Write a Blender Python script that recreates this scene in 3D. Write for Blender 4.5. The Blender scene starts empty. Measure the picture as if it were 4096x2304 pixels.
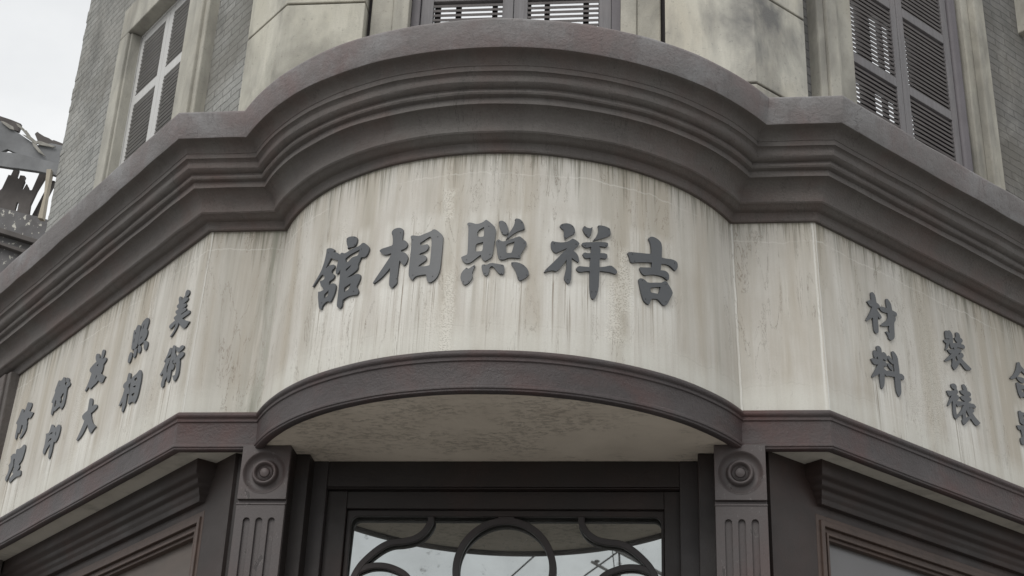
import bpy, bmesh, math, random
from math import radians as R, sin, cos, tan, pi, sqrt
from mathutils import Vector, noise, geometry
random.seed(7)
SC = bpy.context.scene
COL = SC.collection
H0 = 1.6            # height of the eye above the pavement; all z below are measured from the eye

# ------------------------------------------------------------------ plan of the corner facade
AL, BL, BR, AR = 1.2965, 0.9487, 0.9985, 1.3549
WL, WR = R(46.1), R(45.25)
XC, YC, RAD = 0.0249, 0.4619, 1.0776
TL = Vector((-cos(WL), sin(WL), 0)); NL = Vector((-sin(WL), -cos(WL), 0))
TR = Vector((cos(WR), sin(WR), 0)); NR = Vector((sin(WR), -cos(WR), 0))
def batter(z): return 0.03*max(0.0, min(1.0, (3.185-z)/.885))
def map_L(u, z, d): p = Vector((-AL, 0, z))+TL*u+NL*d; return p
def map_R(u, z, d): p = Vector((AR, 0, z))+TR*u+NR*d; return p
def map_F(x, z, d): return Vector((x, -d, z))
def map_B(u, z, d):
    th = u/RAD; r = RAD+d
    return Vector((XC+r*sin(th), YC-r*cos(th), z))
def panel_map(sec):
    f = dict(L=map_L, R=map_R, F=map_F, B=map_B)[sec]
    return lambda u, z, d: f(u, z, d+batter(z))

# ------------------------------------------------------------------ mesh builder
class MB:
    def __init__(s): s.v = []; s.f = []; s.uv = []
    def face(s, pts, uvs=None):
        i = len(s.v); s.v += [Vector(p) for p in pts]; s.f.append(list(range(i, i+len(pts))))
        s.uv.append(uvs or [(p[0], p[2]) for p in pts])
    def box(s, m, u0, u1, z0, z1, d0, d1, jit=0):
        c = {}
        for a, u in enumerate((u0, u1)):
            for b, z in enumerate((z0, z1)):
                for e, d in enumerate((d0, d1)):
                    j = (random.uniform(-jit, jit) if jit else 0)
                    c[a, b, e] = (u+j, z+j, d)
        def q(ks, mode):
            P = [c[k] for k in ks]
            uv = [(p[0], p[1]) if mode == 0 else ((p[2]+p[0]*0.0, p[1]) if mode == 1 else (p[0], p[2])) for p in P]
            s.face([m(*p) for p in P], uv)
        q([(0,0,1),(1,0,1),(1,1,1),(0,1,1)], 0); q([(0,0,0),(0,1,0),(1,1,0),(1,0,0)], 0)
        q([(0,0,0),(0,0,1),(0,1,1),(0,1,0)], 1); q([(1,0,0),(1,1,0),(1,1,1),(1,0,1)], 1)
        q([(0,0,0),(1,0,0),(1,0,1),(0,0,1)], 2); q([(0,1,0),(0,1,1),(1,1,1),(1,1,0)], 2)
    def obox(s, m, u0, u1, zc, dc, dep, th, ang):
        """long slat along u, section dep x th rotated by ang (outer edge down)"""
        P = []
        for a, b in ((-1,-1),(1,-1),(1,1),(-1,1)):
            dd = a*dep/2; zz = b*th/2
            P.append((dc+dd*cos(ang)+zz*sin(ang), zc-dd*sin(ang)+zz*cos(ang)))
        for k in range(4):
            p, q = P[k], P[(k+1) % 4]
            s.face([m(u0, p[1], p[0]), m(u1, p[1], p[0]), m(u1, q[1], q[0]), m(u0, q[1], q[0])], [(u0,p[1]),(u1,p[1]),(u1,q[1]),(u0,q[1])])
        for u in (u0, u1): s.face([m(u, p[1], p[0]) for p in P])
    def plate(s, m, rings, d0, d1, step=0):
        """flat plate: outer ring + holes in (u,z), from d0 (back) to d1 (front)"""
        pts = [p for r in rings for p in r]
        if step:
            def odd(x, y):
                w = False
                for r in rings:
                    for k in range(len(r)):
                        (x1, y1), (x2, y2) = r[k-1], r[k]
                        if (y1 > y) != (y2 > y) and x < (x2-x1)*(y-y1)/(y2-y1)+x1: w = not w
                return w
            x = min(p[0] for p in pts); ed = []; n0 = 0
            for r in rings:
                ed += [(n0+k, n0+(k+1) % len(r)) for k in range(len(r))]; n0 += len(r)
            vv = [Vector(p) for p in pts]; ztop = max(p[1] for p in pts); zbot = min(p[1] for p in pts); xe = max(p[0] for p in pts)
            while x < xe:
                z = zbot
                while z < ztop:
                    if odd(x, z) and min(math.hypot(p[0]-x, p[1]-z) for p in pts) > step*.45: vv.append(Vector((x, z)))
                    z += step
                x += step
            res = geometry.delaunay_2d_cdt(vv, ed, [], 0, 1e-6)
            q = [tuple(p) for p in res[0]]
            tri = [t for t in res[2] if odd(sum(q[k][0] for k in t)/3, sum(q[k][1] for k in t)/3)]
            src = q
        else:
            tri = geometry.tessellate_polygon([[Vector((p[0], p[1], 0)) for p in r] for r in rings]); src = pts
        for t in tri:
            s.face([m(src[k][0], src[k][1], d1) for k in t], [src[k] for k in t])
            s.face([m(src[k][0], src[k][1], d0) for k in reversed(t)], [src[k] for k in reversed(t)])
        for r in rings:
            n = len(r)
            for k in range(n):
                a, b = r[k], r[(k+1) % n]
                s.face([m(a[0],a[1],d0), m(b[0],b[1],d0), m(b[0],b[1],d1), m(a[0],a[1],d1)], [(a[0],a[1]),(b[0],b[1]),(b[0],b[1]+.01),(a[0],a[1]+.01)])
    def sweep(s, stations, prof, ulen=None, amp=0.0, vz=False):
        """stations: functions o -> (x, y); prof: list of (o, z)"""
        n = len(stations)
        base = [Vector(st(0.0)) for st in stations]
        us = [0.0]
        for k in range(1, n): us.append(us[-1]+(base[k]-base[k-1]).length)
        if ulen is not None: us = [x+ulen for x in us]
        vs = [0.0]
        for k in range(1, len(prof)): vs.append(vs[-1]+math.hypot(prof[k][0]-prof[k-1][0], prof[k][1]-prof[k-1][1]))
        if vz: vs = [p[1] for p in prof]
        i0 = len(s.v)
        for k in range(n):
            for (o, z) in prof:
                a = amp*noise.noise(Vector((us[k]*5, o*20, z*30))) if amp else 0
                x, y = stations[k](o+a)
                s.v.append(Vector((x, y, z+a*.7)))
        m = len(prof)
        for k in range(n-1):
            for j in range(m-1):
                a = i0+k*m+j
                s.f.append([a, a+m, a+m+1, a+1])
                s.uv.append([(us[k],vs[j]),(us[k+1],vs[j]),(us[k+1],vs[j+1]),(us[k],vs[j+1])])
    def tube(s, pts, r, n=8):
        ring = []
        for k, p in enumerate(pts):
            p = Vector(p); a = Vector(pts[max(0,k-1)]); b = Vector(pts[min(len(pts)-1,k+1)])
            t = (b-a).normalized(); up = Vector((0,0,1)) if abs(t.z) < .9 else Vector((1,0,0))
            x = t.cross(up).normalized(); y = t.cross(x)
            ring.append([p+(x*cos(2*pi*j/n)+y*sin(2*pi*j/n))*r for j in range(n)])
        for k in range(len(pts)-1):
            for j in range(n):
                s.face([ring[k][j], ring[k][(j+1)%n], ring[k+1][(j+1)%n], ring[k+1][j]])
        s.face(ring[0]); s.face(ring[-1])
    def build(s, name, mat, parent=None, smooth=0, bevel=0, merge=True, loc=None):
        me = bpy.data.meshes.new(name)
        off = Vector((0, 0, H0))
        base = Vector(loc)+off if loc is not None else Vector((0, 0, 0))
        me.from_pydata([tuple(v+off-base) for v in s.v], [], s.f)
        uvl = me.uv_layers.new(name='UVMap')
        k = 0
        for fi, uv in enumerate(s.uv):
            for c in uv: uvl.data[k].uv = (c[0], c[1]); k += 1
        bm = bmesh.new(); bm.from_mesh(me)
        if merge: bmesh.ops.remove_doubles(bm, verts=bm.verts, dist=1e-5)
        bmesh.ops.recalc_face_normals(bm, faces=bm.faces)
        bm.to_mesh(me); bm.free()
        me.materials.append(mat)
        if smooth:
            me.shade_smooth(); me.set_sharp_from_angle(angle=R(smooth))
        o = bpy.data.objects.new(name, me); COL.objects.link(o)
        o.location = base
        if parent is not None:
            o.parent = parent
            if parent.type == 'EMPTY': o.location = base-parent.location
        if bevel:
            b = o.modifiers.new('bevel', 'BEVEL'); b.width = bevel; b.segments = 2; b.limit_method = 'ANGLE'; b.angle_limit = R(40)
        return o
def tag(o, label=None, cat=None, group=None, kind=None):
    if label: o['label'] = label
    if cat: o['category'] = cat
    if group: o['group'] = group
    if kind: o['kind'] = kind
    return o
def empty(name): 
    o = bpy.data.objects.new(name, None); COL.objects.link(o); o.empty_display_size = .2
    return o

# ------------------------------------------------------------------ materials
class NT:
    def __init__(s, name, rough=.8, spec=.3):
        s.m = bpy.data.materials.new(name); s.m.use_nodes = True
        s.t = s.m.node_tree; s.n = s.t.nodes; s.l = s.t.links
        s.b = s.n['Principled BSDF']; s.b.inputs['Roughness'].default_value = rough
        s.b.inputs['Specular IOR Level'].default_value = spec
        s.uv = s.n.new('ShaderNodeTexCoord')
    def link(s, a, b): s.l.new(a, b)
    def val(s, x, inp):
        if hasattr(x, 'is_output') or hasattr(x, 'links'): s.l.new(x, inp)
        else: inp.default_value = x
    def mapping(s, scale, coord='UV', loc=(0,0,0)):
        m = s.n.new('ShaderNodeMapping'); m.inputs['Scale'].default_value = scale; m.inputs['Location'].default_value = loc
        s.link(s.uv.outputs[coord], m.inputs['Vector']); return m.outputs[0]
    def noise(s, vec, scale=1, detail=5, rough=.6, dist=0):
        n = s.n.new('ShaderNodeTexNoise'); s.link(vec, n.inputs['Vector'])
        n.inputs['Scale'].default_value = scale; n.inputs['Detail'].default_value = detail
        n.inputs['Roughness'].default_value = rough; n.inputs['Distortion'].default_value = dist
        return n.outputs['Fac']
    def ramp(s, fac, stops, interp='LINEAR'):
        r = s.n.new('ShaderNodeValToRGB'); s.link(fac, r.inputs[0]); r.color_ramp.interpolation = interp
        el = r.color_ramp.elements
        while len(el) > 1: el.remove(el[-1])
        first = True
        for p, c in stops:
            if not isinstance(c, (tuple, list)): c = (c, c, c)
            if first: e = el[0]; e.position = p; first = False
            else: e = el.new(p)
            e.color = (*c, 1)
        return r.outputs[0]
    def math(s, op, a, b=0.0, clamp=False):
        m = s.n.new('ShaderNodeMath'); m.operation = op; m.use_clamp = clamp
        s.val(a, m.inputs[0]); s.val(b, m.inputs[1]); return m.outputs[0]
    def mix(s, fac, a, b, blend='MIX'):
        m = s.n.new('ShaderNodeMix'); m.data_type = 'RGBA'; m.blend_type = blend
        s.val(fac, m.inputs[0])
        for x, i in ((a, 6), (b, 7)):
            if isinstance(x, tuple): m.inputs[i].default_value = (*x, 1)
            else: s.l.new(x, m.inputs[i])
        return m.outputs[2]
    def map(s, x, a, b, c=0., d=1.):
        m = s.n.new('ShaderNodeMapRange'); s.val(x, m.inputs[0])
        for k, q in zip((1,2,3,4), (a, b, c, d)): m.inputs[k].default_value = q
        return m.outputs[0]
    def bump(s, h, strength=.3, dist=.01, prev=None):
        b = s.n.new('ShaderNodeBump'); b.inputs['Strength'].default_value = strength; b.inputs['Distance'].default_value = dist
        s.link(h, b.inputs['Height'])
        if prev is not None: s.link(prev, b.inputs['Normal'])
        return b.outputs[0]
    def sep(s, coord='UV'):
        x = s.n.new('ShaderNodeSeparateXYZ'); s.link(s.uv.outputs[coord], x.inputs[0]); return x.outputs
    def done(s, col, nrm=None, rough=None):
        s.val(col if not isinstance(col, tuple) else (*col, 1), s.b.inputs['Base Color'])
        if nrm is not None: s.link(nrm, s.b.inputs['Normal'])
        if rough is not None: s.val(rough, s.b.inputs['Roughness'])
        return s.m

def smooth_mask(t, u, ivs, umin, umax, soft=.012):
    """ramp that is 1 inside the intervals of u, 0 outside"""
    f = t.map(u, umin, umax)
    st = [(0.0, 0.0)]
    for a, b in ivs:
        for x, c in ((a-soft, 0.), (a+soft, 1.), (b-soft, 1.), (b+soft, 0.)):
            st.append(((x-umin)/(umax-umin), c))
    return t.ramp(f, st)

def mat_panel(name, ivs=None, umin=0, umax=1, zb=2.6, big=False, tone=1.0, seed=0, moss=None, joints=(), scr=()):
    t = NT(name, .85, .25)
    u, v = t.sep()[0], t.sep()[1]
    L = (seed*3.7, seed*1.9, 0)
    warp = t.noise(t.mapping((3, 3, 1), loc=L), 1, 3, .5)
    fine = t.noise(t.mapping((70, 1.6, 1), loc=L), 1, 8, .68, .5)
    mid = t.noise(t.mapping((15, .9, 1), loc=L), 1, 6, .6, .3)
    patch = t.noise(t.mapping((3.2, 2.4, 1), loc=L), 1, 6, .6, .4)
    patch2 = t.noise(t.mapping((1.7, 1.1, 1), loc=(seed+9, seed+4, 0)), 1, 5, .6, .2)
    grain = t.noise(t.uv.outputs['Object'], 150, 4, .7)
    light = tuple(tone*x for x in (.565, .548, .508)); brown = tuple(tone*x for x in (.40, .358, .292)); grey = tuple(tone*x for x in (.36, .35, .31))
    wide = t.noise(t.mapping((6.5, .45, 1), loc=(seed*2.3, seed, 0)), 1, 5, .6, .2)
    c = t.mix(t.map(patch, .38, .64), light, tuple(tone*x for x in (.500, .475, .432)))
    c = t.mix(t.math('MULTIPLY', t.map(wide, .45, .62), .72), c, brown)
    w2 = t.noise(t.mapping((11, .55, 1), loc=(seed+3, seed*2, 0)), 1, 6, .65, .35)
    c = t.mix(t.math('MULTIPLY', t.map(w2, .50, .68), .55), c, tuple(tone*x for x in (.36, .345, .30)))
    c = t.mix(t.math('MULTIPLY', t.map(w2, .40, .30), .55), c, tuple(tone*x for x in (.64, .63, .58)))
    c = t.mix(t.math('MULTIPLY', t.map(mid, .50, .70), .40), c, tuple(tone*x for x in (.385, .36, .305)))
    c = t.mix(t.math('MULTIPLY', t.math('MULTIPLY', t.map(fine, .50, .76), t.map(patch2, .42, .64)), .38), c, grey)
    c = t.mix(t.math('MULTIPLY', t.map(mid, .42, .28), .45), c, tuple(tone*x for x in (.66, .645, .60)))
    # dirty drips running down from the cornice
    dlen = t.map(t.noise(t.mapping((38, .25, 1), loc=L), 1, 5, .7), .40, .68, .015, .32)
    drip = t.math('SUBTRACT', 1.0, t.math('DIVIDE', t.math('SUBTRACT', 3.20, v), dlen), True)
    dn = t.map(t.noise(t.mapping((110, 2.2, 1), loc=L), 1, 5, .7), .40, .58)
    c = t.mix(t.math('MULTIPLY', t.math('MULTIPLY', drip, dn), .95), c, (.125, .120, .088))
    edge = t.math('MULTIPLY', t.map(v, 3.155, 3.186), t.map(t.noise(t.mapping((45, 30, 1)), 1, 4, .6), .30, .55))
    c = t.mix(t.math('MULTIPLY', edge, .5), c, (.17, .16, .12))
    # smoother, cleaner trowelled strips along the top and bottom edges
    wob = t.math('MULTIPLY', t.math('SUBTRACT', t.noise(t.mapping((5, .1, 1), loc=L), 1, 6, .7), .5), .12)
    vb = t.math('ADD', v, t.math('MULTIPLY', wob, .8))
    strip = t.map(vb, 2.415, 2.405)
    c = t.mix(t.math('MULTIPLY', t.map(vb, 2.45, 2.36), t.map(mid, .70, .40, .25, .75)), c, tuple(tone*x for x in (.60, .595, .545)))
    line = t.math('MULTIPLY', t.math('LESS_THAN', t.math('ABSOLUTE', t.math('SUBTRACT', vb, 2.412)), .0035), t.map(patch, .42, .55))
    c = t.mix(t.math('MULTIPLY', line, .22), c, (.34, .32, .28))
    vt = t.math('SUBTRACT', v, t.math('MULTIPLY', wob, .6))
    lt = t.math('MULTIPLY', t.math('LESS_THAN', t.math('ABSOLUTE', t.math('SUBTRACT', vt, 3.09)), .003), t.map(patch2, .46, .56))
    c = t.mix(t.math('MULTIPLY', lt, .35), c, tuple(tone*x for x in (.70, .69, .65)))
    if ivs:
        msk = smooth_mask(t, t.math('ADD', u, t.math('MULTIPLY', t.math('SUBTRACT', warp, .5), .02)), ivs, umin, umax)
        fade = t.math('MULTIPLY', t.map(v, zb-.34, zb-.02, 0.0, 1.0), t.map(v, zb+.05, zb+.0, 0.0, 1.0))
        if big: fade = t.math('MAXIMUM', fade, t.math('MULTIPLY', t.map(v, 2.93, 2.89), t.map(v, 2.50, 2.60, 0., .55)))
        if not big: fade = t.math('MAXIMUM', fade, t.math('MULTIPLY', t.map(v, 2.70, 2.74, .55, 0.), t.map(v, 2.45, 2.66, .2, 1.)))
        wash = t.math('MULTIPLY', t.math('MULTIPLY', msk, fade), t.map(t.noise(t.mapping((45, .7, 1), loc=L), 1, 5, .6), .36, .56))
        c = t.mix(t.math('MULTIPLY', wash, .85), c, tuple(tone*x for x in (.66, .65, .61)))
        rs = t.map(t.noise(t.mapping((90, 1.1, 1), loc=(seed, 2, 0)), 1, 4, .55), .60, .64)
        c = t.mix(t.math('MULTIPLY', t.math('MULTIPLY', t.math('MULTIPLY', msk, fade), rs), .75), c, (.17, .13, .09))
    if moss:
        mm = t.math('MULTIPLY', t.map(t.math('ABSOLUTE', t.math('SUBTRACT', u, moss[0])), moss[1]*2.4, 0.0), t.map(mid, .40, .56))
        c = t.mix(t.math('MULTIPLY', mm, .75), c, (.20, .205, .165))
    for ju, jw in joints:
        uw = t.math('ADD', u, t.math('MULTIPLY', t.math('SUBTRACT', t.noise(t.mapping((3, 7, 1)), 1, 5, .7), .5), .012))
        jm = t.map(t.math('ABSOLUTE', t.math('SUBTRACT', uw, ju)), jw, jw*.4)
        c = t.mix(t.math('MULTIPLY', jm, t.map(patch, .30, .60, .35, .85)), c, tuple(tone*x for x in (.68, .675, .64)))
        jd = t.math('LESS_THAN', t.math('ABSOLUTE', t.math('SUBTRACT', uw, ju+jw*.9)), .0013)
        c = t.mix(t.math('MULTIPLY', jd, t.map(patch2, .38, .58, 0, .6)), c, (.24, .22, .19))
    # thin wandering cracks
    cr = t.noise(t.mapping((9, 1.3, 1), loc=L), 1, 9, .62, 1.2)
    crk = t.math('MULTIPLY', t.math('LESS_THAN', t.math('ABSOLUTE', t.math('SUBTRACT', cr, .5)), .0032), t.map(patch2, .45, .52))
    c = t.mix(t.math('MULTIPLY', crk, .6), c, (.16, .13, .10))
    # rough scraped patches and little paint splashes
    rp = t.noise(t.mapping((2.2, .8, 1), loc=(4+seed, 1, 0)), 1, 4, .6, .3)
    vor = t.n.new('ShaderNodeTexVoronoi'); vor.inputs['Scale'].default_value = 140
    t.link(t.uv.outputs['Object'], vor.inputs['Vector'])
    area = t.math('MULTIPLY', t.map(rp, .60, .66), .5)
    wn = t.noise(t.mapping((16, 9, 1), loc=(1, 5, 0)), 1, 5, .7)
    for su, sv, sw, sh in scr:
        da = t.math('ABSOLUTE', t.math('SUBTRACT', t.math('ADD', u, t.math('MULTIPLY', t.math('SUBTRACT', wn, .5), .10)), su))
        db = t.math('ABSOLUTE', t.math('SUBTRACT', v, sv))
        area = t.math('MAXIMUM', area, t.math('MULTIPLY', t.map(da, sw, sw*.4), t.map(db, sh*.55, sh*.4)))
    worm = t.math('MULTIPLY', area, t.map(vor.outputs['Distance'], .25, .55))
    c = t.mix(t.math('MULTIPLY', worm, .55), c, tuple(tone*x for x in (.68, .66, .60)))
    c = t.mix(t.map(grain, .3, .75, 0, .16), c, (.30, .28, .24))
    h = t.math('ADD', t.math('MULTIPLY', grain, .5), t.math('ADD', t.math('MULTIPLY', worm, .8), t.math('ADD', t.math('MULTIPLY', fine, .35), t.math('MULTIPLY', strip, .35))))
    return t.done(c, t.bump(h, .45, .004), t.map(fine, .3, .7, .75, .95))

def mat_paint(name, base=(.16,.135,.135), red=(.19,.10,.095), light=(.26,.25,.25), rough=.62, chip=0.0, bumpk=.35, dirty=.5, cracks=False):
    t = NT(name, rough, .35)
    p1 = t.noise(t.mapping((2.2, 2.2, 2.2), 'Object'), 1, 6, .6, .3)
    p2 = t.noise(t.mapping((3.6, 3.6, 5), 'Object', (5, 3, 1)), 1, 6, .6, .3)
    g = t.noise(t.uv.outputs['Object'], 95, 5, .65)
    c = t.mix(t.map(p1, .44, .70, 0, .8), base, red)
    c = t.mix(t.map(p2, .47, .72, 0, dirty), c, light)
    c = t.mix(t.map(g, .35, .75, 0, .25), c, tuple(x*.55 for x in base))
    hand = t.noise(t.mapping((1, 1, 1.6), 'Object'), 14, 5, .55)
    h = t.math('ADD', g, t.math('MULTIPLY', hand, 1.6))
    if cracks:
        cn = t.noise(t.mapping((5, 1.5, 1)), 1, 8, .6, 1.0)
        ck = t.math('MULTIPLY', t.math('LESS_THAN', t.math('ABSOLUTE', t.math('SUBTRACT', cn, .5)), .0016), t.map(p2, .44, .52))
        c = t.mix(t.math('MULTIPLY', ck, .6), c, tuple(x*.35 for x in base))
        dn = t.noise(t.mapping((22, 5, 1)), 1, 6, .7, .3)
        c = t.mix(t.map(dn, .54, .72, 0, .35), c, tuple(x*.55 for x in base))
        c = t.mix(t.map(dn, .42, .30, 0, .30), c, light)
    if chip:
        k = t.noise(t.mapping((1, 1, .6), 'Object', (2, 2, 2)), 26, 6, .62, .6)
        ck = t.map(k, chip, chip+.012)
        c = t.mix(t.math('MULTIPLY', ck, .75), c, tuple(x*.5 for x in base))
        rim = t.math('SUBTRACT', t.map(k, chip-.02, chip), ck, True)
        c = t.mix(t.math('MULTIPLY', rim, .35), c, (.33, .31, .30))
        h = t.math('SUBTRACT', t.math('MULTIPLY', g, .6), t.math('MULTIPLY', ck, 1.2))
    return t.done(c, t.bump(h, bumpk, .0035), t.map(p2, .3, .7, rough-.1, rough+.12))

def mat_stucco(name, base, stain, dark=(.10,.095,.085), s=.5, bumpk=.6, seed=0, spot=.62):
    t = NT(name, .9, .2)
    p1 = t.noise(t.mapping((1.6, 1.6, 1.1), 'Object', (seed, 0, 0)), 1, 6, .6, .5)
    p2 = t.noise(t.mapping((2.6, 2.6, 1.4), 'Object', (3+seed, 7, 1)), 1, 5, .6, .3)
    g = t.noise(t.uv.outputs['Object'], 120, 4, .7)
    c = t.mix(t.map(p1, .42, .68, 0, .9), base, stain)
    c = t.mix(t.map(p2, .47, .68, 0, s), c, dark)
    p3 = t.noise(t.mapping((9, 9, 1.2), 'Object', (seed, 3, 2)), 1, 5, .6, .2)
    c = t.mix(t.map(p3, .52, .70, 0, .35), c, dark)
    sp = t.noise(t.uv.outputs['Object'], 55, 3, .6)
    c = t.mix(t.map(sp, spot, spot+.08, 0, .35), c, dark)
    c = t.mix(t.map(g, .3, .8, 0, .2), c, tuple(x*.6 for x in base))
    return t.done(c, t.bump(g, bumpk, .004))

def mat_brick(name, c1, c2, mortar, seed=0):
    t = NT(name, .9, .15)
    d = t.noise(t.mapping((9, 9, 1)), 1, 4, .6)
    va = t.n.new('ShaderNodeVectorMath'); va.operation = 'MULTIPLY_ADD'
    cb = t.n.new('ShaderNodeCombineXYZ'); t.link(t.math('SUBTRACT', d, .5), cb.inputs[1]); t.link(t.math('SUBTRACT', d, .5), cb.inputs[0])
    va.inputs[1].default_value = (.018, .018, 0); t.link(cb.outputs[0], va.inputs[0]); t.link(t.uv.outputs['UV'], va.inputs[2])
    b = t.n.new('ShaderNodeTexBrick'); t.link(va.outputs[0], b.inputs['Vector'])
    b.inputs['Scale'].default_value = 1; b.inputs['Brick Width'].default_value = .205; b.inputs['Row Height'].default_value = .050
    b.inputs['Mortar Size'].default_value = .0036; b.inputs['Mortar Smooth'].default_value = .5
    b.inputs['Color1'].default_value = (*c1, 1); b.inputs['Color2'].default_value = (*c2, 1); b.inputs['Mortar'].default_value = (*mortar, 1)
    p = t.noise(t.mapping((1.3, 1.3, 1.3), 'Object', (seed, 2, 0)), 1, 6, .6, .4)
    g = t.noise(t.uv.outputs['Object'], 60, 5, .7)
    c = t.mix(t.map(p, .40, .68, 0, .75), b.outputs['Color'], (.15, .14, .12))
    p2 = t.noise(t.mapping((2.6, 2.6, 2.0), 'Object', (seed+4, 5, 0)), 1, 7, .7, .6)
    c = t.mix(t.map(p2, .50, .66, 0, .45), c, (.40, .39, .36))
    p4 = t.noise(t.mapping((3.5, 3.5, 1.5), 'Object', (seed+9, 1, 0)), 1, 6, .65, .3)
    c = t.mix(t.map(p4, .50, .70, 0, .6), c, (.10, .10, .095))
    c = t.mix(t.map(g, .35, .75, 0, .45), c, (.10, .10, .095))
    h = t.math('ADD', t.math('MULTIPLY', t.math('SUBTRACT', 1.0, b.outputs['Fac']), 1.2), t.math('MULTIPLY', g, .7))
    return t.done(c, t.bump(h, .8, .006))

def mat_wood(name, base, dark, light=None, rough=.6, axis=(40, 40, 3)):
    t = NT(name, rough, .3)
    f = t.noise(t.mapping(axis, 'Object'), 1, 6, .65, .4)
    p = t.noise(t.mapping((3, 3, 3), 'Object'), 1, 5, .6)
    c = t.mix(t.map(f, .35, .7, 0, .8), base, dark)
    c = t.mix(t.map(p, .45, .7, 0, .5), c, light or tuple(x*1.4 for x in base))
    return t.done(c, t.bump(f, .3, .002))

def mat_soffit(name):
    t = NT(name, .9, .2)
    p = t.noise(t.mapping((2.4, 3.2, 1), 'Object'), 1, 6, .6, .3)
    w = t.noise(t.mapping((30, 52, 1), 'Object'), 1, 7, .75, .2)
    reg = t.noise(t.mapping((2.3, 3.8, 1), 'Object', (3, 8, 0)), 1, 5, .65, .3)
    g = t.noise(t.uv.outputs['Object'], 90, 4, .7)
    c = t.mix(t.map(p, .40, .66), (.72, .645, .55), (.62, .55, .465))
    spots = t.math('MULTIPLY', t.map(w, .50, .58), t.map(reg, .44, .54))
    c = t.mix(t.math('MULTIPLY', spots, .38), c, (.17, .15, .13))
    c = t.mix(t.math('MULTIPLY', t.map(w, .40, .32), .5), c, (.68, .61, .50))
    h = t.math('SUBTRACT', t.math('MULTIPLY', g, .4), t.math('MULTIPLY', spots, .6))
    return t.done(c, t.bump(h, .5, .004))

def mat_glass(name, tint=(.62,.66,.66), rough=.05, refl=.5, base=(.03,.032,.03), dirt=.5):
    """old dusty pane with a dark room behind: mirror-like surface over a dark body"""
    t = NT(name, .5, .3)
    t.b.inputs['Base Color'].default_value = (*base, 1)
    g = t.n.new('ShaderNodeBsdfGlossy'); g.inputs['Color'].default_value = (*tint, 1); g.inputs['Roughness'].default_value = rough
    d = t.n.new('ShaderNodeBsdfDiffuse'); d.inputs['Color'].default_value = (.16, .155, .145, 1)
    k = t.noise(t.mapping((1, 1, 1), 'Object'), 24, 8, .72, .4)
    k2 = t.noise(t.mapping((1, 1, 1), 'Object'), 4, 5, .6)
    m = t.n.new('ShaderNodeMixShader'); m.inputs[0].default_value = refl
    t.link(t.b.outputs[0], m.inputs[1]); t.link(g.outputs[0], m.inputs[2])
    m2 = t.n.new('ShaderNodeMixShader')
    f = t.math('ADD', t.math('MULTIPLY', t.map(k, .60, .70), dirt), t.map(k2, .35, .7, .05, .25))
    t.link(f, m2.inputs[0]); t.link(m.outputs[0], m2.inputs[1]); t.link(d.outputs[0], m2.inputs[2])
    t.link(m2.outputs[0], t.n['Material Output'].inputs[0])
    return t.m

def mat_plain(name, col, rough=.7, var=.25, spec=.3, scale=6, bumpk=.15):
    t = NT(name, rough, spec)
    p = t.noise(t.uv.outputs['Object'], scale, 6, .6, .2)
    g = t.noise(t.uv.outputs['Object'], scale*14, 4, .6)
    c = t.mix(t.map(p, .35, .7, 0, 1), col, tuple(x*(1-var) for x in col))
    c = t.mix(t.map(g, .4, .8, 0, .25), c, tuple(x*.6 for x in col))
    return t.done(c, t.bump(g, bumpk, .002))

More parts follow.
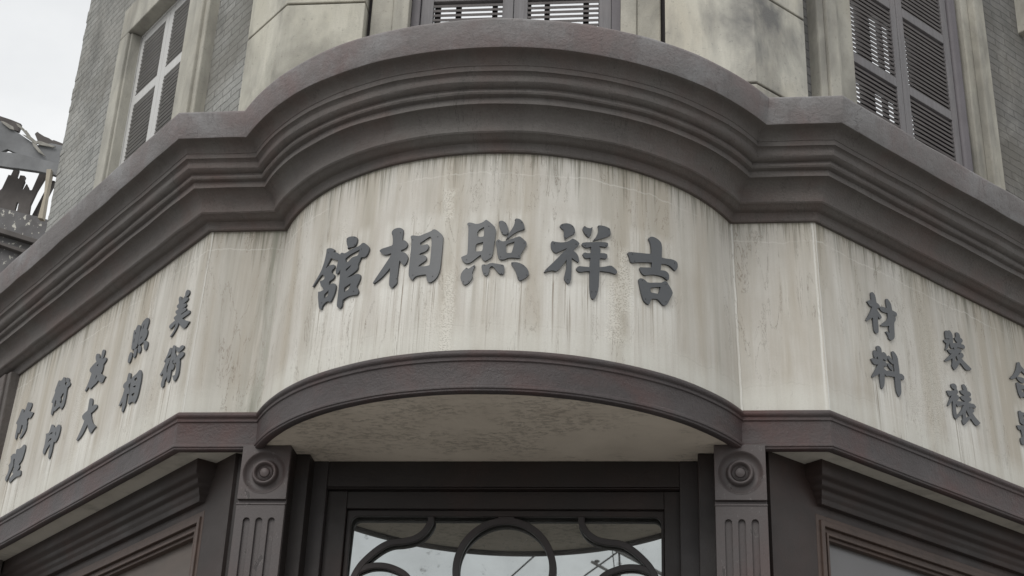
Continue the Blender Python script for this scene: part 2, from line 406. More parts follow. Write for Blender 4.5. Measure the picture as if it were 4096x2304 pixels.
M = {}
LETTERS=[
('館','B',[["-1218,5775 -1199,5783 -1158,5777 -1121,5764 -1102,5742 -1099,5710 -1112,5679 -1134,5671 -1164,5677 -1184,5676 -1193,5669 -1194,5689 -1209,5720 -1218,5752"],["-1450,5742 -1448,5754 -1416,5751 -1376,5734 -1350,5713 -1347,5704 -1357,5690 -1323,5680 -1291,5659 -1272,5639 -1263,5656 -1241,5649 -1222,5636 -1179,5644 -1122,5656 -1066,5663 -1046,5681 -1021,5678 -997,5656 -966,5622 -963,5599 -976,5559 -1001,5539 -1039,5550 -1045,5524 -1062,5491 -1057,5465 -1062,5443 -1091,5426 -1161,5397 -1125,5396 -1076,5405 -1045,5402 -1024,5386 -1020,5359 -1029,5328 -1051,5287 -1028,5250 -1022,5227 -1035,5210 -1089,5218 -1126,5220 -1182,5202 -1177,5151 -1191,5133 -1211,5135 -1231,5155 -1238,5179 -1239,5274 -1242,5387 -1246,5495 -1262,5473 -1282,5464 -1296,5474 -1299,5507 -1292,5550 -1284,5594 -1318,5607 -1350,5627 -1381,5645 -1406,5605 -1429,5564 -1394,5578 -1357,5576 -1326,5566 -1318,5535 -1348,5522 -1349,5497 -1314,5472 -1305,5454 -1312,5437 -1340,5429 -1364,5422 -1362,5387 -1330,5394 -1301,5388 -1280,5368 -1273,5340 -1281,5286 -1302,5242 -1320,5223 -1356,5245 -1407,5224 -1412,5190 -1427,5189 -1449,5207 -1465,5260 -1482,5322 -1489,5370 -1447,5361 -1421,5367 -1437,5392 -1460,5411 -1478,5446 -1485,5465 -1442,5462 -1427,5474 -1433,5496 -1465,5524 -1518,5488 -1570,5441 -1583,5448 -1537,5500 -1490,5553 -1463,5619 -1451,5684 -1449,5724","-1201,5565 -1204,5586 -1155,5608 -1058,5627 -1073,5574 -1137,5575 -1159,5550 -1188,5541","-1183,5460 -1184,5483 -1131,5506 -1144,5483","-1175,5270 -1179,5313 -1113,5334 -1123,5286 -1165,5270","-1400,5278 -1405,5319 -1354,5343 -1357,5293"]]),
('相','B',[["-768,5707 -761,5729 -739,5741 -707,5743 -678,5732 -662,5714 -663,5662 -664,5617 -645,5616 -626,5603 -612,5577 -615,5555 -634,5537 -664,5531 -666,5517 -640,5508 -611,5484 -599,5449 -603,5417 -624,5385 -641,5398 -671,5439 -674,5379 -677,5296 -674,5236 -695,5217 -713,5200 -735,5218 -744,5244 -745,5323 -749,5385 -798,5329 -841,5296 -886,5273 -894,5280 -868,5321 -811,5406 -752,5496 -751,5519 -776,5515 -804,5513 -834,5530 -855,5551 -862,5567 -844,5579 -802,5582 -747,5589 -747,5636 -755,5680"],["-594,5640 -582,5650 -555,5643 -520,5633 -482,5645 -424,5664 -404,5680 -382,5671 -347,5638 -324,5612 -321,5561 -323,5468 -325,5376 -328,5303 -344,5250 -367,5220 -394,5203 -415,5207 -429,5227 -433,5278 -474,5279 -516,5275 -536,5260 -543,5243 -561,5257 -578,5280 -583,5317 -583,5409 -580,5502 -583,5596","-509,5568 -469,5593 -429,5618 -415,5597 -412,5524 -412,5455 -412,5395 -414,5358 -442,5352 -489,5356 -508,5359 -491,5377 -458,5396 -441,5414 -445,5438 -463,5453 -510,5463 -494,5477 -457,5484 -437,5507 -432,5531 -441,5548 -462,5549 -500,5543"]]),
('照','B',[["-140,5704 -129,5716 -104,5713 -64,5696 -18,5712 8,5739 46,5706 89,5658 85,5578 76,5499 70,5406 44,5382 17,5365 -2,5377 -16,5402 -19,5422 -53,5393 -81,5365 -113,5346 -139,5355 -162,5383 -170,5406 -147,5417 -122,5428 -122,5499 -125,5598 -127,5673","-55,5638 -5,5671 -3,5585 -29,5580 -55,5588","-61,5519 -6,5536 -5,5495 -10,5453 -64,5452"],["105,5716 117,5727 138,5726 160,5709 176,5679 187,5630 181,5605 151,5600 134,5611 118,5653 108,5688"],["230,5746 243,5752 268,5746 290,5724 304,5690 307,5655 259,5638 222,5611 186,5575 166,5555 177,5585 193,5623 220,5676 229,5711"],["89,5529 95,5546 111,5560 139,5538 166,5547 215,5566 257,5588 275,5590 303,5563 326,5540 324,5513 298,5462 281,5427 283,5402 267,5394 230,5400 188,5396 164,5380 135,5378 118,5387 106,5431 97,5490","167,5513 233,5542 223,5483 214,5439 174,5438"],["-60,5335 -57,5325 -69,5296 -79,5253 -70,5238 -75,5214 -96,5177 -126,5160 -144,5174 -160,5204 -165,5238 -156,5276 -122,5313 -107,5300 -82,5319"],["-10,5324 2,5337 29,5332 62,5351 108,5341 158,5333 165,5305 164,5271 157,5249 132,5251 106,5280 84,5314 67,5321 53,5309 51,5270 42,5243 30,5236 11,5249 -3,5280"],["213,5355 231,5361 272,5357 310,5338 340,5304 351,5271 344,5243 314,5215 286,5199 269,5212 257,5260 237,5308 215,5338"]]),
('祥','B',[["575,5710 587,5729 618,5743 652,5744 682,5729 697,5697 698,5661 673,5643 644,5624 616,5596 610,5636 609,5681 590,5692"],["758,5722 771,5742 796,5730 821,5730 838,5743 831,5701 821,5660 808,5648 786,5659 763,5694"],["881,5768 907,5775 948,5774 982,5762 990,5718 984,5697 948,5675 897,5647 841,5622 866,5658 884,5701 887,5741"],["509,5551 520,5570 548,5564 596,5565 644,5580 678,5613 698,5607 722,5592 734,5577 722,5553 698,5527 686,5503 713,5485 728,5454 732,5416 724,5408 699,5422 673,5440 673,5374 672,5292 670,5232 649,5206 630,5220 614,5251 624,5296 633,5352 634,5420 613,5382 581,5328 553,5301 534,5312 492,5299 462,5286 473,5310 514,5358 579,5443 638,5523 602,5499 550,5464 526,5481 512,5507"],["749,5574 762,5592 846,5610 932,5629 963,5628 967,5606 955,5586 922,5585 891,5582 904,5553 899,5522 932,5529 957,5523 961,5499 947,5479 896,5478 894,5396 937,5408 988,5433 1018,5415 1040,5395 1039,5373 1023,5361 987,5369 936,5366 894,5363 891,5302 886,5193 864,5123 844,5104 825,5116 817,5180 815,5261 816,5345 782,5340 744,5324 719,5329 707,5349 724,5375 763,5377 817,5381 821,5465 782,5452 767,5466 758,5487 774,5505 797,5502 826,5507 826,5563 782,5546 762,5557"]]),
('吉','B',[["1325,5761 1339,5783 1368,5794 1410,5788 1445,5769 1454,5736 1451,5685 1448,5628 1492,5632 1548,5646 1594,5645 1612,5628 1609,5587 1584,5550 1562,5560 1529,5579 1490,5580 1441,5570 1433,5508 1477,5518 1509,5508 1518,5481 1512,5449 1500,5436 1479,5448 1447,5458 1378,5451 1327,5436 1281,5414 1256,5426 1237,5460 1240,5478 1267,5484 1349,5505 1350,5552 1279,5534 1219,5517 1169,5497 1155,5507 1146,5544 1132,5578 1144,5590 1230,5605 1350,5628 1350,5693 1340,5735"],["1225,5363 1235,5378 1260,5383 1285,5375 1307,5357 1376,5379 1443,5398 1457,5416 1481,5425 1500,5413 1547,5351 1543,5325 1516,5277 1493,5226 1465,5199 1438,5202 1403,5238 1367,5233 1338,5224 1328,5196 1314,5166 1294,5168 1265,5189 1249,5238 1234,5307","1329,5319 1375,5339 1428,5355 1419,5321 1407,5288 1368,5283 1332,5280"]]),
('美','L',[["325,5807 284,5822 287,5854 277,5871 251,5870 214,5846 205,5819 225,5807 285,5801 236,5789 209,5769 220,5756 304,5747 253,5733 223,5714 233,5700 302,5698 236,5684 206,5665 216,5652 307,5652 301,5635 170,5637 129,5620 123,5597 156,5596 264,5590 206,5552 146,5523 94,5501 118,5490 151,5468 190,5472 236,5500 288,5541 320,5574 333,5540 363,5508 432,5467 458,5481 418,5497 383,5527 380,5588 437,5571 476,5563 510,5588 513,5607 453,5616 408,5619 408,5630 440,5650 446,5667 389,5670 393,5683 426,5703 434,5725 374,5723 383,5735 420,5757 427,5777 391,5781 394,5802 414,5840 401,5857 361,5838 351,5799"]]),
('術','L',[["411,5346 392,5347 365,5331 362,5306 370,5279 435,5265 464,5232 484,5243 452,5271 428,5309"],["399,5251 363,5234 377,5192 399,5169 401,5143 390,5105 366,5101 360,5065 370,5049 399,5036 399,5006 395,4986 422,4975 451,4997 460,5025 449,5078 453,5129 501,5114 521,5126 469,5173 443,5225 437,5250"],["347,5350 327,5348 303,5333 286,5300 286,5254 253,5229 240,5209 265,5198 306,5196 298,5163 249,5132 244,5119 261,5094 293,5108 296,5087 293,5048 298,5001 318,4992 334,5004 345,5038 355,5087 367,5113 364,5158 354,5193 352,5249 349,5302 348,5333"],["270,5307 247,5303 204,5280 183,5293 152,5291 117,5271 113,5254 147,5247 198,5241 255,5275"],["154,5222 123,5219 91,5198 90,5178 120,5169 159,5165 139,5116 133,5061 126,5021 139,4984 179,4961 208,4980 223,5011 245,5029 193,5020 190,5064 200,5113 216,5155 244,5149 286,5173 277,5191 229,5201 197,5217"]]),
('照','L',[["1327,5840 1293,5828 1293,5838 1263,5871 1224,5858 1192,5837 1185,5801 1182,5743 1187,5704 1177,5647 1185,5625 1219,5616 1248,5626 1271,5619 1303,5640 1309,5671 1319,5736 1328,5801","1276,5808 1269,5785 1290,5780 1292,5805","1274,5741 1267,5692 1281,5696 1288,5734"],["1174,5847 1153,5868 1084,5883 1050,5872 1018,5842 1013,5807 1026,5767 1030,5746 1001,5726 994,5687 1009,5651 1049,5628 1107,5628 1125,5622 1154,5631 1174,5691 1175,5744 1162,5785 1146,5808","1110,5833 1101,5821 1106,5782 1122,5779 1122,5813","1138,5695 1096,5705 1106,5688 1129,5682"],["1308,5606 1264,5582 1259,5548 1271,5508 1295,5493 1330,5513 1335,5549 1327,5591"],["1230,5612 1198,5605 1164,5594 1169,5575 1169,5535 1190,5513 1220,5531 1225,5570"],["1148,5617 1119,5615 1080,5582 1073,5544 1095,5527 1130,5550 1142,5591"],["1040,5625 1015,5626 965,5602 938,5579 935,5546 941,5520 968,5517 1002,5540 1023,5583"]]),
('相','L',[["1259,5366 1244,5374 1207,5356 1194,5328 1194,5298 1160,5285 1165,5253 1203,5241 1194,5210 1155,5181 1152,5136 1200,5153 1195,5125 1186,5060 1187,5020 1216,4976 1246,4997 1253,5029 1263,5097 1312,5066 1339,5077 1318,5114 1292,5158 1282,5203 1274,5228 1307,5245 1328,5269 1317,5286 1262,5295 1260,5335"],["1153,5294 1119,5301 1064,5306 1016,5328 983,5318 949,5281 935,5232 931,5187 932,5119 938,5047 974,4997 1010,5014 1029,5027 1075,5034 1105,5021 1125,5035 1141,5091 1136,5131 1145,5178 1156,5250 1153,5277","1088,5267 1032,5270 1027,5232 1081,5242","1092,5189 1026,5186 1023,5161 1060,5172","1089,5113 1021,5113 1022,5079 1068,5088"]]),
('放','L',[["2043,5865 2019,5869 1982,5851 1969,5821 1983,5787 1992,5751 1946,5760 1902,5743 1888,5721 1913,5702 1944,5690 1936,5652 1940,5615 1959,5595 1906,5559 1820,5520 1843,5509 1856,5482 1887,5478 1939,5503 1998,5542 2028,5517 2101,5513 2150,5494 2192,5518 2210,5539 2266,5504 2291,5518 2256,5557 2224,5617 2202,5680 2237,5699 2273,5722 2280,5747 2216,5766 2138,5780 2172,5818 2189,5855 2181,5874 2133,5862 2096,5838 2081,5792 2042,5779 2040,5821","2110,5726 2075,5742 2074,5712 2092,5714","2057,5618 2048,5588 2070,5565 2078,5590"]]),
('大','L',[["2114,5375 2091,5375 2051,5358 2026,5334 2017,5267 1947,5267 1895,5248 1880,5222 1914,5211 2009,5197 1985,5154 1940,5099 1901,5056 1802,5000 1846,4995 1897,4962 1950,4993 1991,5039 2037,5095 2060,5070 2090,5032 2131,5001 2210,4974 2245,4989 2203,5036 2165,5089 2135,5144 2133,5165 2161,5175 2202,5203 2219,5229 2181,5243 2104,5250 2105,5286 2112,5334"]]),
('衝','L',[["3109,5873 3091,5878 3044,5851 3001,5856 2986,5875 2959,5870 2926,5850 2918,5820 2890,5797 2906,5781 2872,5745 2829,5757 2826,5766 2880,5801 2897,5828 2878,5839 2838,5824 2801,5795 2794,5767 2748,5738 2747,5720 2807,5710 2803,5669 2792,5598 2790,5544 2803,5505 2846,5486 2876,5505 2886,5533 2933,5536 2980,5532 3022,5518 3052,5536 3068,5519 3078,5489 3120,5514 3127,5562 3122,5600 3125,5648 3154,5647 3178,5662 3147,5716 3129,5762 3152,5778 3132,5818","2873,5671 2898,5680 2943,5640 2920,5619 2920,5593 2939,5590 2898,5565 2874,5558 2863,5594 2860,5629","3062,5654 3034,5624 3036,5603 3013,5582 3056,5569 3071,5574 3078,5612 3073,5643","3036,5810 3040,5800 3057,5802 3052,5807"]]),
('印','L',[["3032,5365 3001,5363 2955,5337 2939,5313 2886,5295 2831,5316 2774,5288 2752,5251 2753,5189 2774,5145 2814,5123 2861,5144 2861,5088 2859,5041 2868,4988 2887,4968 2914,4985 2934,5046 2936,5099 2945,5146 2985,5132 3030,5103 3046,5070 3064,5062 3101,5085 3116,5120 3101,5169 3108,5225 3113,5264 3136,5301 3065,5286 3038,5319","2957,5276 2947,5249 2992,5259 3034,5255 3013,5271","2952,5210 2936,5177 2985,5188 3025,5172 3029,5181 2994,5206","2857,5253 2840,5232 2842,5201 2859,5206 2865,5239"]]),
('修','L',[["3920,5874 3896,5875 3849,5850 3812,5845 3780,5824 3772,5787 3810,5748 3753,5721 3670,5689 3697,5662 3730,5647 3795,5673 3824,5650 3791,5612 3798,5586 3780,5553 3792,5514 3850,5482 3899,5464 3940,5484 3896,5519 3878,5563 3910,5576 3893,5606 3953,5637 3961,5590 3971,5540 4031,5571 4023,5534 4028,5489 4071,5512 4086,5569 4083,5625 4093,5681 4151,5708 4107,5746 4071,5836 4044,5842 3994,5813 3986,5775 3960,5774 3931,5830"]]),
('理','L',[["3752,5344 3728,5348 3682,5321 3667,5277 3676,5222 3690,5168 3761,5136 3718,5107 3724,5087 3765,5065 3677,5050 3645,5031 3632,4992 3661,4988 3739,5003 3825,4998 3911,4977 3944,4996 3958,5028 3904,5043 3860,5061 3904,5090 3897,5110 3873,5115 3894,5153 3895,5179 3918,5243 3952,5256 3960,5221 3928,5173 3946,5134 3980,5099 4011,5042 4031,5021 4075,5043 4086,5079 4038,5121 4043,5177 4074,5207 4037,5230 4043,5265 4071,5306 4032,5317 3985,5314 3931,5297 3936,5346 3904,5345 3861,5332 3806,5330"]]),
('材','R',[["673,5905 691,5920 713,5917 731,5898 735,5833 764,5828 778,5815 772,5796 741,5787 737,5757 766,5736 788,5713 778,5696 761,5686 737,5707 728,5666 727,5608 721,5546 698,5525 675,5527 662,5549 664,5614 667,5669 617,5637 572,5605 569,5610 611,5669 651,5724 675,5777 647,5769 628,5782 608,5800 633,5818 673,5832 672,5878"],["880,5914 899,5926 924,5913 945,5889 948,5855 950,5829 987,5829 1014,5823 1013,5803 997,5789 957,5792 963,5783 987,5775 989,5752 958,5715 952,5663 948,5604 941,5564 912,5535 883,5521 862,5527 856,5555 827,5580 839,5588 885,5586 878,5623 886,5661 849,5645 797,5630 761,5623 807,5658 882,5719 884,5783 837,5775 799,5774 779,5791 782,5807 805,5817 885,5825 879,5871"]]),
('料','R',[["672,5391 694,5405 721,5403 735,5384 733,5344 744,5355 765,5368 792,5359 804,5335 801,5311 782,5294 747,5306 737,5276 768,5281 789,5268 789,5253 773,5238 742,5239 737,5206 766,5196 782,5195 800,5204 841,5213 892,5219 889,5284 887,5361 879,5406 900,5419 928,5405 952,5377 952,5326 954,5272 954,5222 989,5229 1013,5216 1013,5197 998,5179 959,5181 956,5149 952,5090 948,5042 917,5001 902,5006 885,5039 882,5088 885,5174 833,5166 799,5161 766,5146 741,5163 734,5102 720,5048 689,5004 674,5015 674,5064 675,5143 626,5111 570,5077 566,5082 622,5152 668,5223 614,5209 594,5224 579,5246 599,5257 633,5263 678,5271 678,5304 637,5268 621,5290 623,5333 640,5346 678,5339 674,5368"],["808,5340 830,5355 861,5337 881,5320 882,5297 870,5289 839,5303 814,5323"],["800,5268 821,5281 850,5272 869,5246 863,5228 843,5227 813,5245"]]),
('裝','R',[["1716,5872 1729,5885 1744,5887 1757,5885 1770,5900 1792,5905 1812,5893 1824,5876 1820,5829 1816,5783 1828,5790 1838,5792 1882,5806 1887,5820 1867,5834 1851,5850 1870,5862 1882,5870 1881,5905 1886,5916 1906,5925 1931,5921 1941,5903 1943,5878 1962,5880 1975,5869 1969,5853 1948,5837 1944,5817 1984,5823 1998,5810 1990,5792 1973,5783 1929,5781 1869,5767 1875,5747 1914,5761 1936,5755 1933,5741 1883,5709 1874,5701 1885,5691 1901,5698 1904,5711 1925,5726 1944,5728 1958,5710 1946,5689 1923,5677 1915,5666 1943,5651 1991,5631 2055,5604 2036,5590 2012,5584 1983,5571 1953,5575 1918,5601 1885,5619 1845,5572 1812,5535 1783,5514 1770,5525 1756,5545 1773,5581 1777,5628 1728,5594 1660,5560 1651,5564 1705,5607 1760,5655 1793,5683 1757,5667 1738,5672 1720,5686 1730,5696 1776,5708 1828,5728 1819,5746 1811,5757 1804,5738 1790,5730 1775,5732 1767,5781 1757,5768 1733,5726 1691,5680 1686,5687 1708,5725 1714,5758 1694,5758 1677,5770 1688,5782 1726,5794 1770,5810 1770,5822 1715,5803 1712,5819","1827,5659 1842,5669 1862,5632 1818,5600 1823,5641"]]),
('裱','R',[["1624,5260 1645,5268 1685,5276 1738,5296 1747,5309 1720,5314 1700,5330 1701,5345 1723,5358 1753,5367 1776,5360 1782,5344 1774,5323 1791,5309 1787,5290 1755,5257 1749,5238 1764,5257 1787,5264 1798,5249 1785,5227 1757,5208 1752,5199 1781,5204 1821,5214 1873,5223 1882,5237 1838,5242 1820,5259 1839,5271 1880,5284 1883,5296 1845,5303 1825,5319 1845,5328 1887,5343 1877,5364 1876,5394 1900,5406 1925,5393 1938,5375 1939,5349 1973,5352 1990,5338 1984,5322 1964,5310 1941,5305 1950,5295 1983,5292 1983,5277 1959,5257 1938,5253 1937,5234 1977,5237 2018,5246 2043,5228 2028,5211 2000,5212 1970,5203 1961,5190 2002,5194 2002,5168 1977,5156 1970,5148 2013,5113 2076,5081 2049,5061 2013,5036 1977,5052 1935,5091 1887,5049 1820,4991 1806,5004 1799,5027 1821,5052 1819,5095 1781,5071 1738,5046 1719,5021 1707,5016 1683,5031 1679,5070 1690,5138 1695,5190 1656,5157 1615,5116 1608,5119 1634,5158 1689,5239 1649,5218 1633,5237","1735,5171 1764,5150 1784,5164 1861,5192 1828,5162 1824,5143 1768,5087 1728,5053 1725,5093 1727,5130","1884,5153 1918,5101 1865,5073 1869,5123","1931,5190 1954,5195 1942,5177"]]),
('合','R',[["2834,5905 2857,5920 2877,5922 2891,5887 2942,5866 3013,5838 2997,5818 2941,5816 2880,5840 2839,5789 2791,5749 2733,5714 2688,5698 2674,5701 2728,5741 2772,5786 2807,5839"],["2789,5741 2802,5751 2860,5761 2907,5768 2927,5762 2907,5723 2859,5709 2811,5716"],["2767,5671 2781,5686 2805,5693 2823,5677 2863,5682 2945,5696 2963,5680 2921,5600 2883,5561 2846,5568 2821,5545 2802,5542 2781,5570 2772,5623","2835,5635 2900,5652 2879,5609 2842,5605"]]),
('呈','R',[["2731,5376 2748,5391 2770,5391 2782,5382 2859,5395 2889,5383 2849,5309 2805,5264 2760,5260 2735,5270 2732,5325","2790,5358 2841,5365 2819,5321 2791,5320"],["2666,5217 2681,5226 2756,5242 2868,5256 2881,5238 2792,5211 2782,5126 2858,5126 2863,5104 2790,5074 2718,5044 2699,5053 2693,5095 2714,5114 2738,5124 2733,5181 2723,5199 2690,5184"]])]
# ------------------------------------------------------------------ build
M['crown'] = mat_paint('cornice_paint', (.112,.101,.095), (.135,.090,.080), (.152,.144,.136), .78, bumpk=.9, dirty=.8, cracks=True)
M['crown_pale'] = mat_paint('pale_crown_paint', (.185,.174,.172), (.205,.140,.134), (.275,.275,.278), .8, bumpk=1.0, dirty=.9, cracks=True)  # paler than the cornice mouldings below it
M['fascia'] = mat_paint('fascia_paint', (.058,.049,.049), (.100,.042,.036), (.082,.076,.076), .54, bumpk=.8, dirty=.7)
M['col'] = mat_paint('column_paint', (.078,.068,.067), (.095,.060,.056), (.100,.092,.091), .50, chip=.63, bumpk=.45)
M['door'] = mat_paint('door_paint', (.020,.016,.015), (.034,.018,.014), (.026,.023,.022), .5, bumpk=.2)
M['doorl'] = mat_paint('door_trim_paint', (.032,.028,.028), (.036,.024,.023), (.036,.033,.033), .5, bumpk=.2)
M['shopw'] = mat_paint('shopfront_paint', (.036,.029,.027), (.054,.030,.025), (.042,.037,.035), .55, bumpk=.2)
M['case'] = mat_wood('shop_casing_wood', (.085,.060,.050), (.055,.040,.034), (.10,.065,.05), .5, (30, 30, 30))
M['metal'] = mat_plain('sign_metal', (.072,.077,.083), .42, .18, .5, 5, .12)
M['screw'] = mat_plain('screw_metal', (.02,.02,.02), .5, .2)
M['soffit'] = mat_soffit('soffit_plaster')
M['soffw'] = mat_stucco('wing_soffit_plaster', (.60,.57,.51), (.50,.47,.41), s=.2, spot=.7)
M['brickL'] = mat_brick('grey_brick_left', (.37,.372,.355), (.30,.305,.29), (.15,.15,.145), 1)
M['brickR'] = mat_brick('grey_brick_right', (.25,.245,.24), (.205,.205,.20), (.11,.11,.11), 6)
M['pierL'] = mat_stucco('pier_plaster_left', (.56,.545,.475), (.42,.40,.33), (.19,.185,.165), .85, seed=1)
M['pierR'] = mat_stucco('pier_plaster_right', (.55,.535,.47), (.43,.39,.31), (.14,.14,.14), .95, seed=5)
M['cast'] = mat_stucco('window_surround_plaster', (.43,.415,.365), (.345,.325,.27), (.17,.165,.15), .8, seed=8, bumpk=.7)
M['casty'] = mat_stucco('window_surround_plaster_left', (.44,.428,.378), (.37,.35,.295), (.19,.185,.17), .7, seed=3, bumpk=.6)
M['white'] = mat_wood('white_shutter_paint', (.52,.52,.51), (.42,.42,.41), (.58,.58,.57), .55, (60, 60, 3))
M['greyw'] = mat_wood('grey_shutter_wood', (.185,.18,.185), (.125,.118,.122), (.22,.20,.20), .65, (60, 60, 4))
M['framep'] = mat_plain('window_frame_paint', (.135,.125,.135), .5, .2)
M['slat'] = mat_wood('shutter_slat_wood', (.235,.222,.22), (.17,.155,.155), (.28,.265,.26), .6, (4, 4, 60))
M['slatl'] = mat_wood('shutter_slat_wood_left', (.235,.23,.222), (.165,.158,.15), (.29,.28,.27), .6, (4, 4, 60))
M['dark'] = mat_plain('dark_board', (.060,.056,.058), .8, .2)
M['glass'] = mat_glass('dusty_door_glass', (.78,.82,.81), .012, .58)
M['glassR'] = mat_glass('shop_window_glass', (.6,.6,.62), .3, .13, (.07,.066,.064), .1)
M['boardL'] = mat_wood('shop_window_board', (.10,.082,.07), (.07,.058,.05), (.13,.095,.075), .5, (5, 5, 30))
M['ground'] = mat_plain('pavement_stone', (.26,.252,.24), .85, .25, .2, .8, .3)
M['ruin'] = mat_plain('weathered_roof_board', (.21,.215,.22), .85, .35, .2, 2.5)
M['ruind'] = mat_plain('dark_roof_felt', (.12,.11,.105), .9, .3, .2, 4)
M['straw'] = mat_plain('pale_splinter', (.33,.32,.29), .9, .4, .2, 9)
M['tan'] = mat_plain('tan_post_paint', (.40,.36,.29), .8, .2, .2, 4)
M['pole'] = mat_plain('pole_concrete', (.30,.29,.28), .8, .3, .2, 4)

def speckle():
    t = NT('speckled_dark_plaster', .9, .2)
    n = t.noise(t.mapping((1, 1, .7), 'Object'), 17, 4, .62)
    g = t.noise(t.uv.outputs['Object'], 5, 5, .6)
    c = t.mix(t.map(g, .35, .7), (.15, .148, .15), (.11, .105, .105))
    c = t.mix(t.map(n, .595, .62), c, (.50, .49, .44))
    return t.done(c, t.bump(n, .3, .01))
M['speck'] = speckle()

bld = empty('shop_building')
tag(bld, 'corner shop building with curved sign wall, dark brown cornice and grey brick upper storey', 'building')

# --- ground
g = MB(); g.face([(-150,-150,-H0),(150,-150,-H0),(150,150,-H0),(-150,150,-H0)])
tag(g.build('pavement', M['ground']), kind='structure')

# --- plan outline as stations (functions of the offset o)
def cornA(o): return (-(AL+o*tan(WL/2)), -o)
def cornD(o): return (AR+o*tan(WR/2), -o)
def bowx(o, s):
    ro = RAD+o; h = sqrt(max(ro*ro-(YC+o)**2, 0)); return XC+s*h
def st_L(u):
    def f(o):
        p = Vector((-AL, 0, 0))+TL*u+NL*o; return (p.x, p.y)
    return f
def st_R(u):
    def f(o):
        p = Vector((AR, 0, 0))+TR*u+NR*o; return (p.x, p.y)
    return f
def st_flatL(t): return lambda o: (cornA(o)[0]*(1-t)+bowx(o,-1)*t, -o)
def st_flatR(t): return lambda o: (bowx(o,1)*(1-t)+cornD(o)[0]*t, -o)
def st_bow(t):
    def f(o):
        ro = RAD+o; t0 = math.asin((bowx(o,-1)-XC)/ro); t1 = math.asin((bowx(o,1)-XC)/ro)
        a = t0+(t1-t0)*t; return (XC+ro*sin(a), YC-ro*cos(a))
    return f
def outline(ul, ur, seg=None):
    S = []
    nl = int(ul/.05); S += [st_L(ul*(1-k/nl)) for k in range(nl)]
    S += [cornA]; S += [st_flatL(t) for t in (.25,.5,.75,1)]
    S += [st_bow(k/72) for k in range(1, 72)]
    S += [st_flatR(t) for t in (0,.25,.5,.75)]; S += [cornD]
    nr = int(ur/.05); S += [st_R(ur*(k+1)/nr) for k in range(nr)]
    return S
UL, UR = 3.5, 4.6
OUT = outline(UL, UR)

def arcp(c, r, a0, a1, n, rz=None):
    rz = rz or r
    return [(c[0]+r*cos(R(a0+(a1-a0)*k/n)), c[1]+rz*sin(R(a0+(a1-a0)*k/n))) for k in range(n+1)]
# --- cornice profile, from the sign wall up to the top of the crown
prof = [(-.02,3.180),(.014,3.181),(.0175,3.186),(.0185,3.205)]
prof += [(.0215,3.213),(.026,3.218),(.034,3.220),(.0415,3.2205),(.050,3.2235),(.058,3.230),(.066,3.2345),(.0725,3.2365)]
prof += [(.0755,3.240)]
prof += [(.0775,3.242),(.0775,3.258),(.0805,3.275),(.086,3.291),(.093,3.304),(.102,3.315),(.112,3.323),(.122,3.3275),(.131,3.329)]
prof += [(.1395,3.3295),(.1385,3.357),(.142,3.3588)]
prof += [(.150,3.3595),(.158,3.363),(.1625,3.370),(.162,3.378),(.158,3.383)]
prof += [(.160,3.388),(.170,3.390),(.180,3.395),(.187,3.403),(.189,3.412),(.1875,3.421)]
prof += [(.1885,3.430),(.193,3.436),(.1985,3.4395),(.2045,3.441),(.2035,3.464),(.2065,3.4655)]
prof += [(.209,3.474),(.214,3.485),(.2225,3.495),(.234,3.502),(.247,3.506),(.262,3.5075)]
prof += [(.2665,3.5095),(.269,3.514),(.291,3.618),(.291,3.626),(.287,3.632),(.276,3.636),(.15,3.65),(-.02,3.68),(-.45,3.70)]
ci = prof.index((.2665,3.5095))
c = MB(); c.sweep(OUT, prof[:ci+1], amp=.0028)
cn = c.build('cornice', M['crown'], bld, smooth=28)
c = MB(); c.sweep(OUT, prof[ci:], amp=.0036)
c.build('cornice_crown', M['crown_pale'], cn, smooth=40)

# --- fascia band under the sign wall
fp = [(.018,2.318),(.034,2.3165),(.040,2.3135),(.0475,2.305),(.048,2.297),(.044,2.290),(.0385,2.286),(.0375,2.281),
      (.041,2.277),(.0405,2.272),(.035,2.268),(.034,2.262),(.033,2.178),(.034,2.170),(.0395,2.166),(.042,2.160),(.0415,2.153),(.037,2.1495),(.0365,2.144),(.030,2.140),(.008,2.140),(.004,2.143),(.004,2.172)]
fp = [(o, z-.012 if z > 2.2 else z-.004) for o, z in fp]
c = MB(); c.sweep(OUT, fp, amp=.0012)
c.build('fascia_band', M['fascia'], bld, smooth=40)

# --- sign panels: left wing, left flat, bow, right flat, right wing
LET = {}
for ch, sec, polys in LETTERS:
    P = [[[tuple(int(v)/2000 for v in q.split(',')) for q in r.split(' ')] for r in rings] for rings in polys]
    LET.setdefault(sec, []).append((ch, P))
def bounds(P):
    us = [p[0] for rings in P for r in rings for p in r]; zs = [p[1] for rings in P for r in rings for p in r]
    return min(us), max(us), min(zs), max(zs)
ivB = [(b[0]+.01, b[1]-.01) for b in (bounds(P) for ch, P in LET['B'])]
ivL = [(.07,.25),(.48,.66),(.92,1.12),(1.39,1.57),(1.84,2.05)]
ivR = [(.29,.49),(.82,1.02),(1.34,1.54)]
pz = [2.26+(3.2-2.26)*k/16 for k in range(17)]
pprof = [(batter(z), z) for z in pz]
def panel(name, S, ul, mat):
    c = MB(); c.sweep(S, pprof, ulen=ul, vz=True); return c.build(name, mat, bld, smooth=30)
mB = mat_panel('sign_plaster_bow', ivB, -.95, .98, 2.60, True, 1.0, 1, scr=[(-.125,2.45,.03,.42),(.52,2.52,.05,.28),(.565,2.66,.035,.30),(-.15,2.95,.035,.15)])
mL = mat_panel('sign_plaster_left', ivL, -.2, 3.6, 2.50, False, .98, 2)
mR = mat_panel('sign_plaster_right', ivR, -.2, 4.7, 2.52, False, 1.0, 3, joints=[(.004,.005)])
